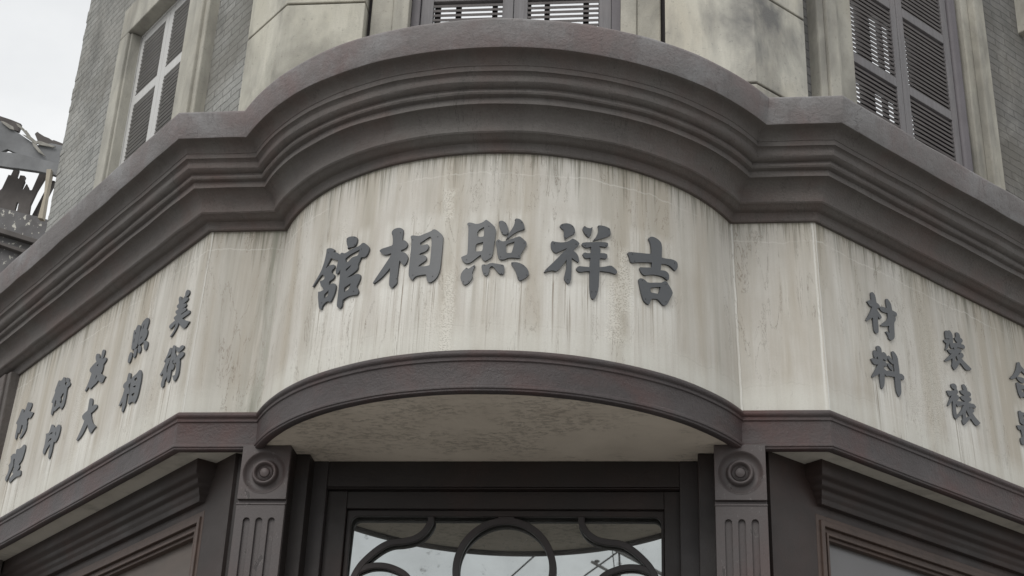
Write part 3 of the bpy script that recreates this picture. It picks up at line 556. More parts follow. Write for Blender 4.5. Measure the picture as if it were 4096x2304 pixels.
mFL = mat_panel('sign_plaster_flat_left', None, tone=.92, seed=4, moss=(-.992, .03), joints=[(-1.287,.004)])
mFR = mat_panel('sign_plaster_flat_right', None, tone=1.0, seed=5, joints=[(BR+.005,.006),(BR+.347,.006)])
nl = int(UL/.1)
# wing panels: u counts away from the corner
def wing_panel(S_fn, U, mat):
    c = MB(); n = int(U/.1)
    i0 = 0
    for k in range(n+1):
        for (o, z) in pprof:
            x, y = S_fn(U*k/n)(o) if k else (cornA(o) if S_fn is st_L else cornD(o)); c.v.append(Vector((x, y, z)))
    m = len(pprof)
    for k in range(n):
        for j in range(m-1):
            a = k*m+j; c.f.append([a, a+m, a+m+1, a+1])
            u0, u1 = U*k/n, U*(k+1)/n
            c.uv.append([(u0,pprof[j][1]),(u1,pprof[j][1]),(u1,pprof[j+1][1]),(u0,pprof[j+1][1])])
    return c.build('sign_panel', mat, bld, smooth=30)
wing_panel(st_L, UL, mL)
panel('sign_panel', [cornA]+[st_flatL(t) for t in (.5, 1)], -AL, mFL)
b0 = math.asin((bowx(0,-1)-XC)/RAD)*RAD
panel('sign_panel', [st_bow(k/48) for k in range(49)], b0, mB)
panel('sign_panel', [st_flatR(t) for t in (0, .5, 1)], BR, mFR)
wing_panel(st_R, UR, mR)

# --- end pilaster closing the left sign wall
c = MB(); c.box(map_L, 2.215, 2.62, -H0, 3.19, -.1, .055); c.box(map_L, 2.26, 2.575, -H0, 3.185, .05, .07)
c.build('end_pilaster', M['crown'], bld, bevel=.006)

# --- soffits
def soffit(name, pts, z, mat):
    c = MB(); t = geometry.tessellate_polygon([[Vector((p[0], p[1], 0)) for p in pts]])
    for k in t: c.face([(pts[i][0], pts[i][1], z) for i in k], [pts[i] for i in k])
    return c.build(name, mat, bld)
bow = [st_bow(k/60)(.02) for k in range(61)]
soffit('soffit', bow+[(BR+.06, .16), (BR+.06, .62), (-BL-.07, .62), (-BL-.07, .16)], 2.152, M['soffit'])
lw = [st_L(UL)(.02), cornA(.02), (-BL-.09, -.02), (-BL-.05, .05), (-BL-.05, .62), (-1.35, .62), st_L(UL)(-.55)]
rw = [st_R(UR)(.02), cornD(.02), (BR+.09, -.02), (BR+.05, .05), (BR+.05, .62), (1.35, .62), st_R(UR)(-.55)]
soffit('wing_soffit', lw, 2.156, M['soffw']); soffit('wing_soffit', rw, 2.156, M['soffw'])

# ------------------------------------------------------------------ letters
def soften(r, it=1):
    for _ in range(it):
        n = len(r); out = []
        for k in range(n):
            a, b, cc = Vector(r[k-1]), Vector(r[k]), Vector(r[(k+1) % n])
            d1, d2 = (b-a), (cc-b)
            if d1.length < 1e-6 or d2.length < 1e-6: continue
            ang = d1.angle(d2)
            if ang > R(95): out.append(tuple(b)); continue
            q = .25 if ang < R(60) else .15
            out.append(tuple(b-d1*q)); out.append(tuple(b+d2*q))
        r = out
    return r
def outset(r, d, hole):
    area = sum(r[k-1][0]*r[k][1]-r[k][0]*r[k-1][1] for k in range(len(r)))
    sg = (1 if area > 0 else -1)*(-1 if hole else 1); out = []
    for k in range(len(r)):
        a, b, cc = Vector(r[k-1]), Vector(r[k]), Vector(r[(k+1) % len(r)])
        t = (b-a).normalized()+(cc-b).normalized()
        if t.length < .3: out.append(tuple(b)); continue
        t.normalize(); out.append((b.x+t.y*d*sg, b.y-t.x*d*sg))
    return out
def subdivide(r, mx):
    out = []
    for k in range(len(r)):
        a, b = r[k], r[(k+1) % len(r)]
        n = max(1, int(math.hypot(b[0]-a[0], b[1]-a[1])/mx))
        out += [(a[0]+(b[0]-a[0])*j/n, a[1]+(b[1]-a[1])*j/n) for j in range(n)]
    return out
desc = {
 'B': ['large dark metal character 館 at the left end of the curved sign', 'large dark metal character 相 second from the left on the curved sign',
       'large dark metal character 照 with four dots in the middle of the curved sign', 'large dark metal character 祥 second from the right on the curved sign',
       'large dark metal character 吉 at the right end of the curved sign'],
 'L': {'美':'small dark metal character 美 in the upper row nearest the corner, left wing','術':'small dark metal character 術 in the lower row nearest the corner, left wing',
       '照':'small dark metal character 照 in the upper row, second column, left wing','相':'small dark metal character 相 in the lower row, second column, left wing',
       '放':'small dark metal character 放 in the upper row above the character 大','大':'small dark metal character 大 of three strokes, lower row of left wing',
       '衝':'small dark metal character 衝 in the upper row above the character 印','印':'small dark metal character 印 in the lower row of the left wing',
       '修':'small dark metal character 修 in the upper row at the far left end','理':'small dark metal character 理 in the lower row at the far left end'},
 'R': {'材':'small dark metal character 材 topmost of the column nearest the corner, right wing','料':'small dark metal character 料 below 材 on the right wing',
       '裝':'small dark metal character 裝 topmost of the middle column, right wing','裱':'small dark metal character 裱 below 裝 on the right wing',
       '合':'small dark metal character cut by the right picture edge, roof-shaped top stroke','呈':'small dark metal character cut by the right picture edge, lower row'}}
for sec, items in LET.items():
    pm = panel_map(sec)
    for i, (ch, P) in enumerate(items):
        lab = desc[sec][i] if sec == 'B' else desc[sec][ch]
        grp = {'B':'large characters on the curved sign wall','L':'small characters on the left sign wall','R':'small characters on the right sign wall'}[sec]
        u0, u1, z0, z1 = bounds(P)
        big = sec == 'B'
        c = MB()
        for rings in P:
            rr = [subdivide(soften(r), .02) if big else subdivide(outset(soften(r), .0017 if j == 0 else .0004, j > 0), .05) for j, r in enumerate(rings)]
            c.plate(pm, rr, .0005 if big else .002, .0088 if big else .0078, step=.018 if big else 0)
        base = pm((u0+u1)/2, z0, 0)
        o = c.build('sign_character', M['metal'], None, smooth=30, loc=base)
        tag(o, lab, 'sign character', grp)
        if big:      # screw heads
            for rings in P:
                r = rings[0]
                cu = sum(p[0] for p in r)/len(r); cz = sum(p[1] for p in r)/len(r)
                ext = sorted(r, key=lambda p: p[0]+p[1])
                cand = [ext[0], ext[-1], max(r, key=lambda p: p[0]-p[1]), min(r, key=lambda p: p[0]-p[1])]
                for p in cand:
                    qx = p[0]+(cu-p[0])*.16; qz = p[1]+(cz-p[1])*.16
                    def inside(x, y, ring):
                        w = False
                        for k in range(len(ring)):
                            (x1, y1), (x2, y2) = ring[k-1], ring[k]
                            if (y1 > y) != (y2 > y) and x < (x2-x1)*(y-y1)/(y2-y1)+x1: w = not w
                        return w
                    if not inside(qx, qz, r) or any(inside(qx, qz, h) for h in rings[1:]): continue
                    c2 = MB(); c2.plate(pm, [[(qx+.0019*cos(a*pi/4), qz+.0019*sin(a*pi/4)) for a in range(8)]], .0080, .0100)
                    so = c2.build('screw', M['screw'], None, loc=base); so.parent = o; so.location = (0, 0, 0)

# ------------------------------------------------------------------ columns beside the entrance
def lathe(c, m, cx, cz, prof, d0, n=40):
    for k in range(n):
        a0, a1 = 2*pi*k/n, 2*pi*(k+1)/n
        for (r0, h0), (r1, h1) in zip(prof, prof[1:]):
            pts = [(r0, h0, a0), (r1, h1, a0), (r1, h1, a1), (r0, h0, a1)]
            if r0 < 1e-6: pts = pts[:1]+pts[1:3]
            c.face([m(cx+r*cos(a), cz+r*sin(a), d0+h) for r, h, a in pts], [(cx+r*cos(a), cz+r*sin(a)) for r, h, a in pts])
for cx in (-.913, 1.006):
    c = MB()
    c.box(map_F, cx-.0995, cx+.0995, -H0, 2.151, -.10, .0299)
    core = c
    c = MB(); c.box(map_F, cx-.101, cx+.101, 1.899, 1.9215, .03, .037); c.box(map_F, cx-.101, cx+.101, -H0, 1.8989, .0301, .0404)
    # fluted front plate
    ring = [(cx-.101,-H0),(cx+.101,-H0),(cx+.101,1.898),(cx-.101,1.898)]
    slots = []
    for s in (-.0515, 0, .0515):
        w = .0135; zt = 1.829
        slots.append([(cx+s-w,-H0+.25)]+[(cx+s+w,-H0+.25)]+[(cx+s+w*cos(a*pi/8), zt+w*sin(a*pi/8)) for a in range(9)])
    c.plate(map_F, [ring]+slots, .0405, .0525)
    c.box(map_F, cx-.1025, cx+.1025, 1.896, 1.9035, .03, .0555)
    p = c.build('column', M['col'], bld, bevel=.0022)
    core.build('shade_toned_column_core', M['door'], p)  # dark colour paints in the shade on the column's sides
    c = MB()
    ring = [(cx-.101,1.9205),(cx+.101,1.9205),(cx+.101,2.15),(cx-.101,2.15)]
    hole = [(cx+.0895*cos(a*pi/20), 2.0345+.0895*sin(a*pi/20)) for a in range(40)]
    c.plate(map_F, [ring, hole], .030, .0525)
    b = c.build('capital_block', M['col'], p, bevel=.0018)
    c = MB()
    lathe(c, map_F, cx, 2.0345, [(0,.021),(.018,.0215),(.0195,.020),(.0205,.012),(.0225,.011),(.0235,.0165),(.0252,.0165),(.0262,.011),(.0282,.011),(.0292,.0155),(.0310,.0150),(.0325,.009),
          (.0345,.010),(.037,.021),(.041,.0275),(.0455,.0285),(.050,.0245),(.0525,.014),(.054,.004),(.058,.002),(.070,.004),(.078,.009),(.084,.016),(.0880,.0225),(.0905,.0235),(.0912,.018)], .0305)
    c.build('rosette', M['col'], p, smooth=60)

# --- stepped wall beside and above the entrance
c = MB()
for (x0, x1, y0) in ((-1.06,-.80,.035),(.90,1.15,.035)): c.box(map_F, x0, x1, -H0, 2.151, -.6, -y0-.02)
c.box(map_F, -.82, -.756, -H0, 2.151, -.5, -.052); c.box(map_F, .842, .91, -H0, 2.151, -.5, -.046)
c.build('entrance_reveal', M['door'], bld, bevel=.004)
c = MB()
c.box(map_F, -.79, -.695, -H0, 2.151, -.5, -.138); c.box(map_F, .768, .85, -H0, 2.151, -.5, -.138)
c.build('entrance_jamb', M['doorl'], bld, bevel=.004)
c = MB(); c.box(map_F, -.695, .768, 2.040, 2.151, -.5, -.140)
c.box(map_F, -.695, .768, 2.0335, 2.0395, -.5, -.146)
c.build('entrance_lintel', M['door'], bld, bevel=.003)
door = MB()
door.box(map_F, -.6955, -.612, -H0, 2.033, -.5, -.175); door.box(map_F, .7049, .770, -H0, 2.033, -.5, -.175)
door.box(map_F, -.70, -.55, -H0, 2.03, -.62, -.30); door.box(map_F, .66, .80, -H0, 2.03, -.62, -.30)
door.box(map_F, -.612, .705, 1.958, 2.033, -.5, -.178)
x0, x1, zt, zb = -.592, .692, 1.931, 1.38
rr = .032
ring = [(-.6115,-H0+.02),(.7045,-H0+.02),(.7045,1.957),(-.6115,1.957)]
hole = [(x0,zb),(x1,zb)]+[(x1-rr+rr*cos(a*pi/12), zt-rr+rr*sin(a*pi/12)) for a in range(7)]+[(x0+rr-rr*sin(a*pi/12), zt-rr+rr*cos(a*pi/12)) for a in range(7)]
door.plate(map_F, [ring, hole], -.2175, -.197)
dr = door.build('entrance_door', M['door'], bld, bevel=.003)
gy = lambda z: .2245+(z-1.67)*tan(R(3.1))      # the pane leans back a little
c = MB(); c.face([(x0-.01, gy(zb-.01), zb-.01),(x1+.01,gy(zb-.01),zb-.01),(x1+.01,gy(zt+.01),zt+.01),(x0-.01,gy(zt+.01),zt+.01)])
c.build('door_glass', M['glass'], dr)
# grille: flat curved bars in front of the glass
def bar(c, pts, w, d0, d1, closed=False):
    n = len(pts); P = [Vector(p) for p in pts]; Ls = []; Rs = []
    for k in range(n):
        a = P[(k-1) % n] if (closed or k) else P[0]; b = P[(k+1) % n] if (closed or k < n-1) else P[-1]
        t = (b-a).normalized(); nn = Vector((-t.y, t.x)); Ls.append(P[k]+nn*w/2); Rs.append(P[k]-nn*w/2)
    m = map_F
    for k in range(n if closed else n-1):
        j = (k+1) % n
        c.face([m(*Ls[k],d1), m(*Ls[j],d1), m(*Rs[j],d1), m(*Rs[k],d1)]); c.face([m(*Ls[k],d0), m(*Rs[k],d0), m(*Rs[j],d0), m(*Ls[j],d0)])
        c.face([m(*Ls[k],d0), m(*Ls[j],d0), m(*Ls[j],d1), m(*Ls[k],d1)]); c.face([m(*Rs[k],d0), m(*Rs[k],d1), m(*Rs[j],d1), m(*Rs[j],d0)])
def smoothline(pts, n=10):
    P = [Vector(p) for p in pts]; P = [2*P[0]-P[1]]+P+[2*P[-1]-P[-2]]; out = []
    for k in range(1, len(P)-2):
        for j in range(n):
            t = j/n; a, b, cc, d = P[k-1], P[k], P[k+1], P[k+2]
            out.append(tuple(.5*((2*b)+(cc-a)*t+(2*a-5*b+4*cc-d)*t*t+(3*b-a-3*cc+d)*t**3)))
    out.append(tuple(P[-2])); return out
cxg = .055
cir = [(cxg+.198*cos(2*pi*k/64), 1.712+.203*sin(2*pi*k/64)) for k in range(64)]
g1 = MB(); bar(g1, cir, .0285, -.222, -.2015, True); g1.box(map_F, cxg-.034, cxg+.034, 1.90, 1.935, -.218, -.202)
g1.build('grille_ring', M['doorl'], dr, bevel=.003)
sR = [(.366,1.935),(.368,1.905),(.390,1.866),(.428,1.838),(.475,1.826),(.525,1.820),(.567,1.800),(.612,1.762),(.650,1.717),(.675,1.66),(.688,1.58),(.680,1.48),(.640,1.38),(.56,1.31)]
bR_ = [(.668,1.690),(.640,1.708),(.598,1.722),(.545,1.722),(.495,1.707),(.455,1.683),(.425,1.64),(.415,1.58),(.43,1.50),(.49,1.44),(.56,1.43)]
def mir(l): return [(2*cxg-x-.003, z) for x, z in l]
for a, b in ((sR, bR_), (mir(sR), mir(bR_))):
    g2 = MB(); bar(g2, smoothline(a), .0265, -.2215, -.2005); g2.build('grille_scroll', M['doorl'], dr, bevel=.003)
    g2 = MB(); bar(g2, smoothline(b), .025, -.2205, -.2025); g2.build('grille_scroll', M['doorl'], dr, bevel=.003)

# ------------------------------------------------------------------ shop fronts in the wings
def cove_profile():
    # (offset from wall plane, z)
    return [(0,2.155),(.088,2.155),(.088,2.098),(.084,2.094),(.078,2.088),(.070,2.083),(.066,2.074),(.064,2.064),(.058,2.056),(.049,2.050),(.044,2.044),(.043,2.034),(.040,2.026),(.033,2.020),(.030,2.012),(.029,2.000),(.026,1.994),(0,1.993)]
def shopfront(m, dwall, ucorn, umax, side):
    w = MB()
    ust = -.02 if side == 'R' else 0.0
    w.box(m, ust-.12, ucorn+.055, -H0, 2.155, -.6, dwall)
    w.box(m, ucorn+.055, umax, 1.95, 2.155, -.6, dwall); w.box(m, ucorn+.055, umax, -H0, -.75, -.6, dwall)
    wo = w.build('shopfront_wall', M['shopw'], bld)
    c = MB()
    prof = cove_profile(); u0 = ucorn+.088
    st = [lambda o, e=e: None for e in range(3)]
    def S(k, o):
        if k == 0: return (u0-o, 0.0)
        if k == 1: return (u0-o, o)
        return (umax, o)
    for k in range(2):
        for j in range(len(prof)-1):
            q = []
            for kk, jj in ((k, j), (k+1, j), (k+1, j+1), (k, j+1)):
                o, z = prof[jj]; a, b = S(kk, o); q.append(m(a, z, dwall+b))
            c.face(q)
    c.build('shopfront_crown', M['shopw'], wo, smooth=50)
    # casing of nested frames, stepping back to the pane
    uc = ucorn+.050
    steps = [(0.0, 1.957, .022, M['case']), (.022, 1.935, .030, M['case']), (.045, 1.912, .012, M['case']), (.066, 1.893, .020, M['case']), (.078, 1.882, .004, M['case'])]
    c = MB()
    wn = 1.15
    for k, (du, zt, dd, mm) in enumerate(steps):
        nxt = steps[k+1] if k+1 < len(steps) else (.094, 1.868, 0, None)
        a, b = uc+du, uc+nxt[0]
        c.box(m, a, b, -.7, zt, dwall-.06, dwall+dd-.02); c.box(m, a+1e-4, umax, nxt[1], zt, dwall-.06, dwall+dd-.0201)
    cs = c.build('shopfront_window', M['case'], bld, bevel=.002)
    c = MB(); c.face([m(uc+.09,-.7,dwall-.045), m(umax,-.7,dwall-.045), m(umax,1.872,dwall-.045), m(uc+.09,1.872,dwall-.045)])
    c.build('window_pane', M['glassR'] if side == 'R' else M['boardL'], cs)
    if side == 'R':
        c = MB()
        arc = [(uc+.50+.40*cos(pi-k*pi/24), 1.33+.34*sin(pi-k*pi/24)) for k in range(25)]
        c2 = [(p[0], p[1]) for p in arc]
        n = len(c2)
        for k in range(n-1):
            a, b = Vector(c2[k]), Vector(c2[k+1]); ctr = Vector((uc+.50, 1.33))
            ai, bi = a+(ctr-a).normalized()*.03, b+(ctr-b).normalized()*.03
            c.face([m(*a,dwall-.03), m(*b,dwall-.03), m(*bi,dwall-.03), m(*ai,dwall-.03)])
            c.face([m(*a,dwall-.03), m(*a,dwall-.045), m(*b,dwall-.045), m(*b,dwall-.03)])
        c.build('arched_moulding', M['case'], cs)
shopfront(map_R, -.185, .079, UR, 'R')
shopfront(map_L, -.195, .052, 2.3, 'L')

# ------------------------------------------------------------------ upper storey
ZT = 6.9
PLx, PRx, PY = -1.112, 1.143, .10
def pier(name, m, xin, xc, wlen, T, N, zj, mat, seed):
    o = None
    def poly(ins):
        sgn = 1 if xin > 0 else -1
        a = (xin+sgn*ins, PY+ins); b = (xc-sgn*ins*.6, PY+ins)
        cnr = Vector((xc, PY, 0)); e = cnr+T*wlen-N*ins
        cb = cnr-N*ins; 
        # corner = intersection of front line y=PY+ins with wing face line
        t = (PY+ins-cb.y)/T.y; b = (cb.x+T.x*t, PY+ins)
        f = e-N*.5
        if ins: e = e-T*ins; f = e-N*.4
        return [a, b, (e.x, e.y), (f.x, f.y), (xin+sgn*ins, PY+.5)]
    zs = zj; c = MB(); g = MB()
    for k in range(len(zs)-1):
        P = poly(0); z0, z1 = zs[k]+.0055, zs[k+1]-.0055
        n = len(P)
        for i in range(n):
            a, b = P[i], P[(i+1) % n]
            nz = max(1, int((z1-z0)/.05)) ; nu = max(1, int(math.hypot(b[0]-a[0], b[1]-a[1])/.05))
            c.face([(a[0],a[1],z0),(b[0],b[1],z0),(b[0],b[1],z1),(a[0],a[1],z1)])
        c.face([(p[0],p[1],z0) for p in reversed(P)]); c.face([(p[0],p[1],z1) for p in P])
    P = poly(.014); n = len(P)
    for i in range(n):
        a, b = P[i], P[(i+1) % n]; g.face([(a[0],a[1],3.5),(b[0],b[1],3.5),(b[0],b[1],ZT),(a[0],a[1],ZT)])
    o = c.build(name, mat, bld, bevel=.005)
    g.build('joint_core', M['dark'], o)
joints = [3.44, 3.972, 4.503, 5.034, 5.565, 6.096, ZT]
pier('corner_pier', map_L, -.722, PLx, .395, TL, NL, joints, M['pierL'], 1)
pier('corner_pier', map_R, .729, PRx, .368, TR, NR, joints, M['pierR'], 2)

# central bay behind the bow
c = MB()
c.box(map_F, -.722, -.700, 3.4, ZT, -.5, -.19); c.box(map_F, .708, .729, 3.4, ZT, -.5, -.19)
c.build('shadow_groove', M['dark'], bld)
c = MB()
c.box(map_F, -.700, -.590, 3.4, ZT, -.5, -.15); c.box(map_F, .594, .708, 3.4, ZT, -.5, -.15)
c.box(map_F, -.590, -.512, 3.4, ZT, -.5, -.138); c.box(map_F, .517, .594, 3.4, ZT, -.5, -.138)
c.box(map_F, -.512, .517, 5.8, ZT, -.5, -.15)
c.build('window_surround', M['cast'], bld, bevel=.006)

def slats(c, m, u0, u1, z0, z1, dc, pitch=.0277, dep=.032, th=.0105, ang=R(31), mask=None):
    z = z0+pitch*.5
    while z < z1-pitch*.3:
        c.obox(m, u0, u1, z, dc, dep, th, ang); z += pitch
# central window
w = MB()
for a, b in ((-.512,-.468),(.472,.517)): w.box(map_F, a, b, 3.45, 5.8, -.30, -.195)
w.box(map_F, -.468, .472, 5.72, 5.8, -.30, -.195)
win = w.build('shutter_window', M['framep'], bld, bevel=.004)
for (a, b, s0, s1) in ((-.466,-.009,-.405,-.062),(-.006,.4705,.061,.411)):
    c = MB(); c.box(map_F, a, s0, 3.46, 5.715, -.245, -.210); c.box(map_F, s1, b, 3.46, 5.715, -.245, -.210)
    for z0, z1 in ((3.46,3.60),(4.574,4.635),(5.10,5.16),(5.64,5.715)): c.box(map_F, s0, s1, z0, z1, -.2445, -.2105)
    sh = c.build('shutter', M['greyw'], win, bevel=.003)
    c = MB()
    for z0, z1 in ((3.60,4.574),(4.635,5.10),(5.16,5.64)): slats(c, map_F, s0-.006, s1+.006, z0, z1, -.2275)
    c.build('louvres', M['slat'], sh)
    c = MB()
    if s0 < 0: bars = ((-.405,-.375),(-.300,-.272),(-.118,-.092),(-.068,-.05))
    else: bars = ((.05,.074),(.140,.166),(.330,.358),(.405,.43))
    for p, q in bars: c.box(map_F, p, q, 3.46, 5.7, -.262, -.252)
    c.build('shutter_rod', M['dark'], sh)

def brick_wall(m, u0, u1, holes, d, mat, teeth=None):
    c = MB()
    (h0, h1, ht) = holes[0]
    us = [u0]; 
    for (a, b, t) in holes: us += [a, b]
    us += [u1]
    for k in range(0, len(us), 2): c.box(m, us[k], us[k+1], 3.4, ZT, d-.25, d)
    for (a, b, t) in holes: c.box(m, a, b, t, ZT, d-.25, d-1e-4)
    if teeth:
        z = 3.4
        k = 0
        while z < ZT:
            c.box(m, u1-.06, u1+random.uniform(.000, .013), z+.002, z+.047, d-.249, d+random.uniform(-.004,.003)); z += .050
    return c.build('brick_wall', mat, bld)
DW = -.325
# left wing window
brick_wall(map_L, .25, 3.27, [(1.18, 2.22, 5.62)], DW, M['brickL'], teeth=True)
c = MB()
d0, d1 = DW-.02, -.250
c.box(map_L, 1.035, 1.200, 3.45, 5.60, d0, d1-.012); c.box(map_L, 1.075, 1.165, 3.45, 5.60, d0, d1+.010)
c.box(map_L, 1.200, 1.405, 3.45, 5.60, -.40, d1-.045)
c.box(map_L, 2.205, 2.330, 3.45, 5.60, d0, d1); c.box(map_L, 1.035, 2.330, 5.602, 5.83, d0, d1-.001)
c.box(map_L, 2.19, 2.2049, 3.45, 5.60, -.42, d1-.02)
c.build('window_surround', M['casty'], bld, bevel=.008)
w = MB(); w.box(map_L, 1.405, 1.42, 3.5, 5.60, -.41, -.335); w.box(map_L, 2.185, 2.205, 3.5, 5.60, -.41, -.335); w.box(map_L, 1.42, 2.185, 5.585, 5.60, -.41, -.335)
win = w.build('shutter_window', M['white'], bld, bevel=.004)
for (a, b, s0, s1) in ((1.421,1.786,1.452,1.728),(1.789,2.184,1.840,2.140)):
    c = MB(); c.box(map_L, a, s0, 3.5, 5.584, -.375, -.340); c.box(map_L, s1, b, 3.5, 5.584, -.375, -.340)
    for z0, z1 in ((3.5,3.6),(4.56,4.625),(5.055,5.125),(5.53,5.584)): c.box(map_L, s0, s1, z0, z1, -.3745, -.3405)
    sh = c.build('shutter', M['white'], win, bevel=.003)
    c = MB()
    for z0, z1 in ((3.6,4.56),(4.625,5.055),(5.125,5.53)): slats(c, map_L, s0-.005, s1+.005, z0, z1, -.3575, .0285, .036, .012, R(38))
    c.build('louvres', M['slatl'], sh)
c = MB(); c.box(map_L, 1.40, 2.21, 3.5, 5.62, -.50, -.46); c.build('backing_board', M['dark'], win)

# right wing window
brick_wall(map_R, .22, 6.5, [(.60, 1.86, 5.75), (2.48, 3.6, 5.75)], DW, M['brickR'])
c = MB()
c.box(map_R, .445, .500, 3.45, 5.72, DW-.02, -.262); c.box(map_R, .500, .585, 3.45, 5.72, DW-.02, -.245)
c.box(map_R, .585, .625, 3.45, 5.72, DW-.06, -.268); c.box(map_R, .625, .772, 3.45, 5.72, -.42, -.300)
c.box(map_R, 1.775, 1.845, 3.45, 5.72, -.42, -.285); c.box(map_R, 1.845, 1.900, 3.45, 5.72, DW-.02, -.245); c.box(map_R, 1.900, 1.965, 3.45, 5.72, DW-.02, -.258)
c.box(map_R, .425, 1.965, 5.722, 5.95, DW-.02, -.250)
c.build('window_surround', M['cast'], bld, bevel=.008)
w = MB(); w.box(map_R, .7725, .785, 3.5, 5.72, -.41, -.318); w.box(map_R, .785, 1.70, 5.69, 5.72, -.41, -.318)
w.tube([map_R(1.728, 3.5, -.335), map_R(1.728, 5.7, -.335)], .034, 20); w.box(map_R, 1.69, 1.774, 3.5, 5.72, -.42, -.345)
win = w.build('shutter_window', M['framep'], bld, smooth=40)
for (a, b, s0, s1) in ((.786,1.206,.806,1.160),(1.210,1.690,1.266,1.635)):
    c = MB(); c.box(map_R, a, s0, 3.5, 5.688, -.365, -.330); c.box(map_R, s1, b, 3.5, 5.688, -.365, -.330)
    for z0, z1 in ((3.5,3.6),(4.065,4.12),(4.565,4.622),(5.070,5.128),(5.62,5.688)): c.box(map_R, s0, s1, z0, z1, -.3645, -.3305)
    sh = c.build('shutter', M['greyw'], win, bevel=.003)
    c = MB()
    for z0, z1 in ((3.6,4.065),(4.12,4.565),(4.622,5.070),(5.128,5.62)): slats(c, map_R, s0-.005, s1+.005, z0, z1, -.3475, .0277, .031, .0105, R(42))
    c.build('louvres', M['slat'], sh)
c = MB()
for p, q, z1 in ((.925,1.045,5.7),(1.108,1.155,5.7),(1.205,1.345,5.7),(1.372,1.95,5.7)): c.box(map_R, p, q, 3.5, z1, -.400, -.392)
for p, q in ((4.50,4.66),(4.99,5.66)): c.box(map_R, .79, 1.95, p, q, -.3915, -.388)
c.build('backing_board', M['dark'], win)
# second window further along the right wing
c = MB(); c.box(map_R, 2.42, 2.48, 5.52, 5.9, DW-.02, -.25); c.box(map_R, 2.42, 3.72, 5.9, 6.1, DW-.02, -.25); c.box(map_R, 3.6, 3.72, 3.45, 5.9, DW-.02, -.25)
c.box(map_R, 2.46, 3.6, 3.45, 5.78, -.42, -.38)
c.build('window_surround', M['cast'], bld, bevel=.008)

# ------------------------------------------------------------------ ruined building beyond the left wing
def pp(s): return [tuple(float(v) for v in q.split(',')) for q in s.split()]
rb = empty('ruined_building'); rb.location = (-7.0, 9.5, 0)
tag(rb, 'ruined building with torn grey roof and broken boards beyond the left wing', 'building')
def slab(name, s, y, th, mat, par=rb, holes=()):
    c = MB(); c.plate(lambda u, z, d: Vector((u, y-d, z)), [pp(s)]+[pp(h) for h in holes], -th, 0)
    return c.build(name, mat, par, bevel=.006)
roof = slab('roof', "-8.9,10.02 -7.72,9.90 -7.32,9.72 -7.20,9.62 -7.04,9.53 -6.87,9.41 -6.80,9.36 -6.61,9.38 -6.41,9.33 -6.2,9.3 -6.2,9.0 -6.34,8.97 -6.52,9.04 -6.94,9.21 -7.15,9.31 -7.23,9.27 -7.59,9.11 -8.9,8.9", 9.0, .05, M['ruin'])
slab('roof_felt', "-8.9,10.25 -7.88,10.06 -7.44,9.92 -7.28,9.86 -7.15,9.80 -7.155,9.75 -7.165,9.69 -7.24,9.71 -7.31,9.75 -7.43,9.85 -7.86,10.01 -8.9,10.1", 9.2, .05, M['ruind'], roof)
slab('roof_felt', "-6.95,9.65 -6.92,9.68 -6.89,9.655 -6.82,9.61 -6.76,9.585 -6.71,9.55 -6.69,9.555 -6.54,9.49 -6.3,9.42 -6.3,9.30 -6.71,9.43 -6.82,9.46 -6.89,9.54", 9.2, .05, M['ruind'], roof)
for s in ("-6.98,9.49 -6.86,9.45 -6.75,9.36 -6.78,9.34", "-6.84,9.38 -6.78,9.34 -6.63,9.17 -6.73,9.23 -6.81,9.32", "-6.79,9.40 -6.73,9.39 -6.53,9.31 -6.57,9.30 -6.75,9.34",
          "-7.00,9.56 -6.94,9.55 -6.89,9.49 -6.84,9.42 -6.86,9.40 -6.92,9.47", "-7.10,9.66 -7.04,9.63 -6.97,9.57 -6.99,9.55 -7.05,9.60",
          "-7.3,9.70 -7.26,9.69 -7.22,9.67 -7.12,9.61 -7.10,9.56 -7.16,9.58 -7.25,9.65"):
    slab('roof_splinter', s, 8.97-random.uniform(0,.02), .02, M['straw'], roof)
slab('beam', "-8.9,9.40 -7.57,9.25 -7.17,9.19 -6.89,9.15 -6.47,9.02 -6.31,8.98 -6.2,8.95 -6.2,8.78 -6.28,8.80 -6.46,8.86 -6.66,8.91 -6.89,8.95 -6.97,8.96 -7.13,8.99 -7.53,9.07 -8.9,9.2", 8.85, .06, M['ruin'])
slab('broken_boards', "-8.9,9.1 -7.61,9.04 -7.35,8.95 -7.19,8.80 -7.165,8.83 -7.12,9.02 -7.09,9.01 -7.07,9.09 -7.00,9.08 -7.01,8.98 -6.98,8.96 -6.93,9.00 -6.90,8.92 -6.92,8.82 -6.90,8.81 -6.87,8.89 -6.855,8.86 -6.845,8.85 -6.82,8.80 -6.79,8.80 -6.74,9.03 -6.64,9.01 -6.72,8.80 -6.77,8.60 -6.76,8.40 -7.13,8.40 -8.9,8.5", 9.1, .04, M['ruind'], holes=("-6.94,8.64 -6.92,8.62 -6.92,8.52 -6.95,8.53",))
ww = slab('wall', "-8.9,8.95 -7.48,8.60 -7.08,8.51 -6.71,8.41 -6.59,8.38 -6.45,8.33 -5.6,8.1 -5.6,-1.6 -8.9,-1.6", 9.0, 1.5, M['speck'])
slab('wall_moulding', "-8.9,8.75 -7.38,8.31 -6.98,8.19 -6.46,8.01 -5.8,7.8 -5.8,7.74 -6.45,7.95 -6.97,8.12 -7.37,8.25 -8.9,8.68", 8.9, .12, M['ruind'], ww)
slab('wall_moulding', "-8.9,8.5 -7.34,8.10 -6.94,8.00 -6.53,7.86 -5.8,7.62 -5.8,7.57 -6.52,7.81 -6.93,7.96 -7.33,8.06 -8.9,8.45", 8.9, .12, M['ruind'], ww)
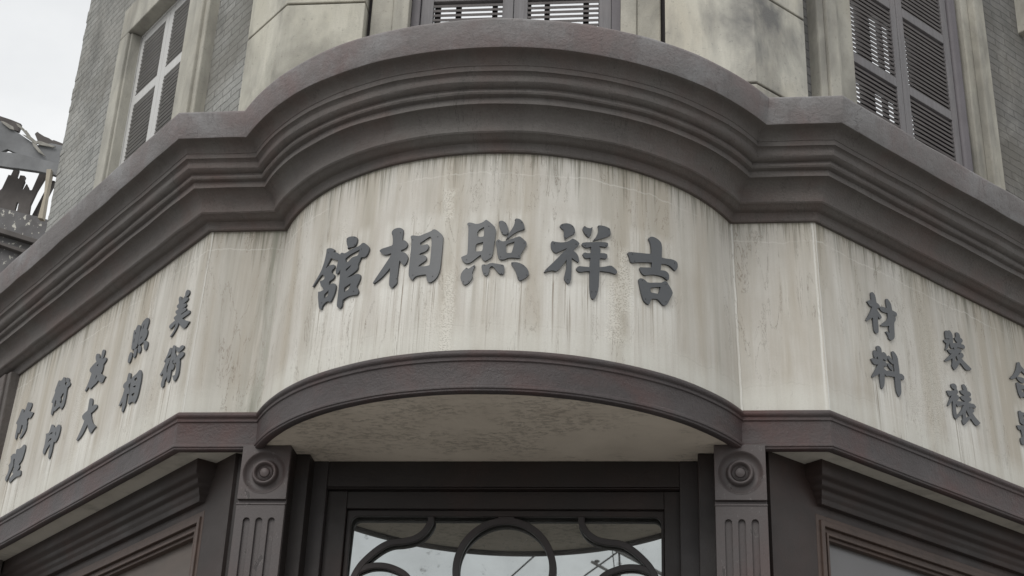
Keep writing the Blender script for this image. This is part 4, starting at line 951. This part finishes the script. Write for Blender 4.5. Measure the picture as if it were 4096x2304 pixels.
slab('rafter', "-6.66,9.02 -6.60,9.01 -6.79,8.38 -6.85,8.38", 9.25, .06, M['ruind'])
slab('rafter', "-7.05,9.10 -6.99,9.09 -7.10,8.45 -7.16,8.45", 9.25, .06, M['ruind'])
slab('post', "-6.51,8.90 -6.45,8.90 -6.45,8.57 -6.44,8.24 -6.50,8.25 -6.48,8.54", 8.8, .08, M['tan'])

# ------------------------------------------------------------------ utility pole behind the viewer (seen mirrored in the door glass)
po = empty('utility_pole'); po.location = (.9, -9.1, 0)
tag(po, 'grey utility pole with angled crossarm reflected in the door glass', 'pole')
c = MB(); c.tube([(.9,-9.1,-H0),(.9,-9.1,6.6)], .10, 16); c.build('pole_shaft', M['pole'], po, smooth=40)
c = MB(); c.tube([(.02,-9,5.745),(.41,-9,5.53),(1.2,-9,5.09)], .020, 8); c.tube([(-.15,-9,5.565),(.05,-9,5.45),(.95,-9,4.95)], .016, 8); c.build('crossarm', M['pole'], po)
for x, z in ((-.09,5.545),(.10,5.44)):
    c = MB(); c.tube([(x,-9,z-.02),(x,-9,z+.035)], .010, 8); c.tube([(x,-9,z+.018),(x,-9,z+.030)], .028, 12); c.build('insulator', M['pole'], po)
for i, pts in enumerate(([(-3.2,-9,3.2),(-.97,-9,5.41),(-.72,-9,5.66),(2,-9,8.4)], [(-2.6,-9,3.2),(-.2,-9,5.42),(.12,-9,5.67),(3,-9,8.0)], [(.11,-9,4.5),(.09,-9,5.52),(.07,-9,5.70),(.03,-9,7)], [(.17,-9,4.5),(.15,-9,5.52),(.14,-9,5.68),(.12,-9,7)])):
    c = MB(); c.tube(pts, (.009,.009,.006,.012)[i], 6)
    o = c.build('power_line', M['dark'], None, loc=(pts[0][0], pts[0][1], pts[0][2]))
    tag(o, ['thin black cable crossing the ring of the door grille in reflection', 'thin black cable beside the reflected crossarm, rising to the right', 'thinner of two vertical black cables by the reflected crossarm', 'thicker of two vertical black cables by the reflected crossarm'][i], 'cable', 'cables overhead')

# ------------------------------------------------------------------ camera, light, world
cam = bpy.data.cameras.new('camera'); co = bpy.data.objects.new('camera', cam); COL.objects.link(co); SC.camera = co
f_, pitch, yaw, roll = 6069.08, .459804, -.119091, -.0406048
cam.sensor_width = 36; cam.lens = 36*f_/4096; cam.clip_start = .05; cam.clip_end = 500
co.location = (.75746, -5.78436, H0)
fw = Vector((sin(yaw)*cos(pitch), cos(yaw)*cos(pitch), sin(pitch))); rt = Vector((cos(yaw), -sin(yaw), 0)); dn = -rt.cross(fw)
r2 = cos(roll)*rt+sin(roll)*dn; d2 = -sin(roll)*rt+cos(roll)*dn
from mathutils import Matrix
up = -d2; bk = -fw
co.matrix_world = Matrix(((r2.x,up.x,bk.x,co.location.x),(r2.y,up.y,bk.y,co.location.y),(r2.z,up.z,bk.z,co.location.z),(0,0,0,1)))

wd = bpy.data.worlds.new('World'); SC.world = wd; wd.use_nodes = True
nt = wd.node_tree; N_ = nt.nodes; bg = N_['Background']
sky = N_.new('ShaderNodeTexSky'); sky.sky_type = 'NISHITA'; sky.sun_disc = False
SE, SA = R(44), R(205)
sky.sun_elevation = SE; sky.sun_rotation = SA
hs = N_.new('ShaderNodeHueSaturation'); hs.inputs['Saturation'].default_value = .15; hs.inputs['Value'].default_value = 1.6
nt.links.new(sky.outputs[0], hs.inputs['Color'])
tc = N_.new('ShaderNodeTexCoord'); mp = N_.new('ShaderNodeMapping'); mp.inputs['Scale'].default_value = (2, 2, 3.5)
nt.links.new(tc.outputs['Generated'], mp.inputs[0])
nz = N_.new('ShaderNodeTexNoise'); nz.inputs['Scale'].default_value = 1.6; nz.inputs['Detail'].default_value = 6; nz.inputs['Roughness'].default_value = .5
nt.links.new(mp.outputs[0], nz.inputs['Vector'])
cr = N_.new('ShaderNodeValToRGB'); cr.color_ramp.elements[0].position = .30; cr.color_ramp.elements[1].position = .68
cr.color_ramp.elements[0].color = (6.2, 6.35, 6.5, 1); cr.color_ramp.elements[1].color = (9.4, 9.45, 9.4, 1)
nt.links.new(nz.outputs['Fac'], cr.inputs[0])
mx = N_.new('ShaderNodeMix'); mx.data_type = 'RGBA'; mx.inputs[0].default_value = .88
nt.links.new(hs.outputs[0], mx.inputs[6]); nt.links.new(cr.outputs[0], mx.inputs[7])
nt.links.new(mx.outputs[2], bg.inputs[0]); bg.inputs[1].default_value = .095
sun = bpy.data.lights.new('sun', 'SUN'); sun.energy = 1.15; sun.angle = R(35); sun.color = (1, .97, .93)
so = bpy.data.objects.new('sun', sun); COL.objects.link(so)
az = SA
sd = Vector((sin(az)*cos(SE), cos(az)*cos(SE), sin(SE)))
so.rotation_euler = (-sd).to_track_quat('-Z', 'Y').to_euler()
so.location = (0, -6, 12)
vs = SC.view_settings; vs.view_transform = 'Standard'; vs.look = 'None'; vs.exposure = .40; vs.gamma = 1; vs.use_curve_mapping = False
SC.render.resolution_x = 1024; SC.render.resolution_y = 576
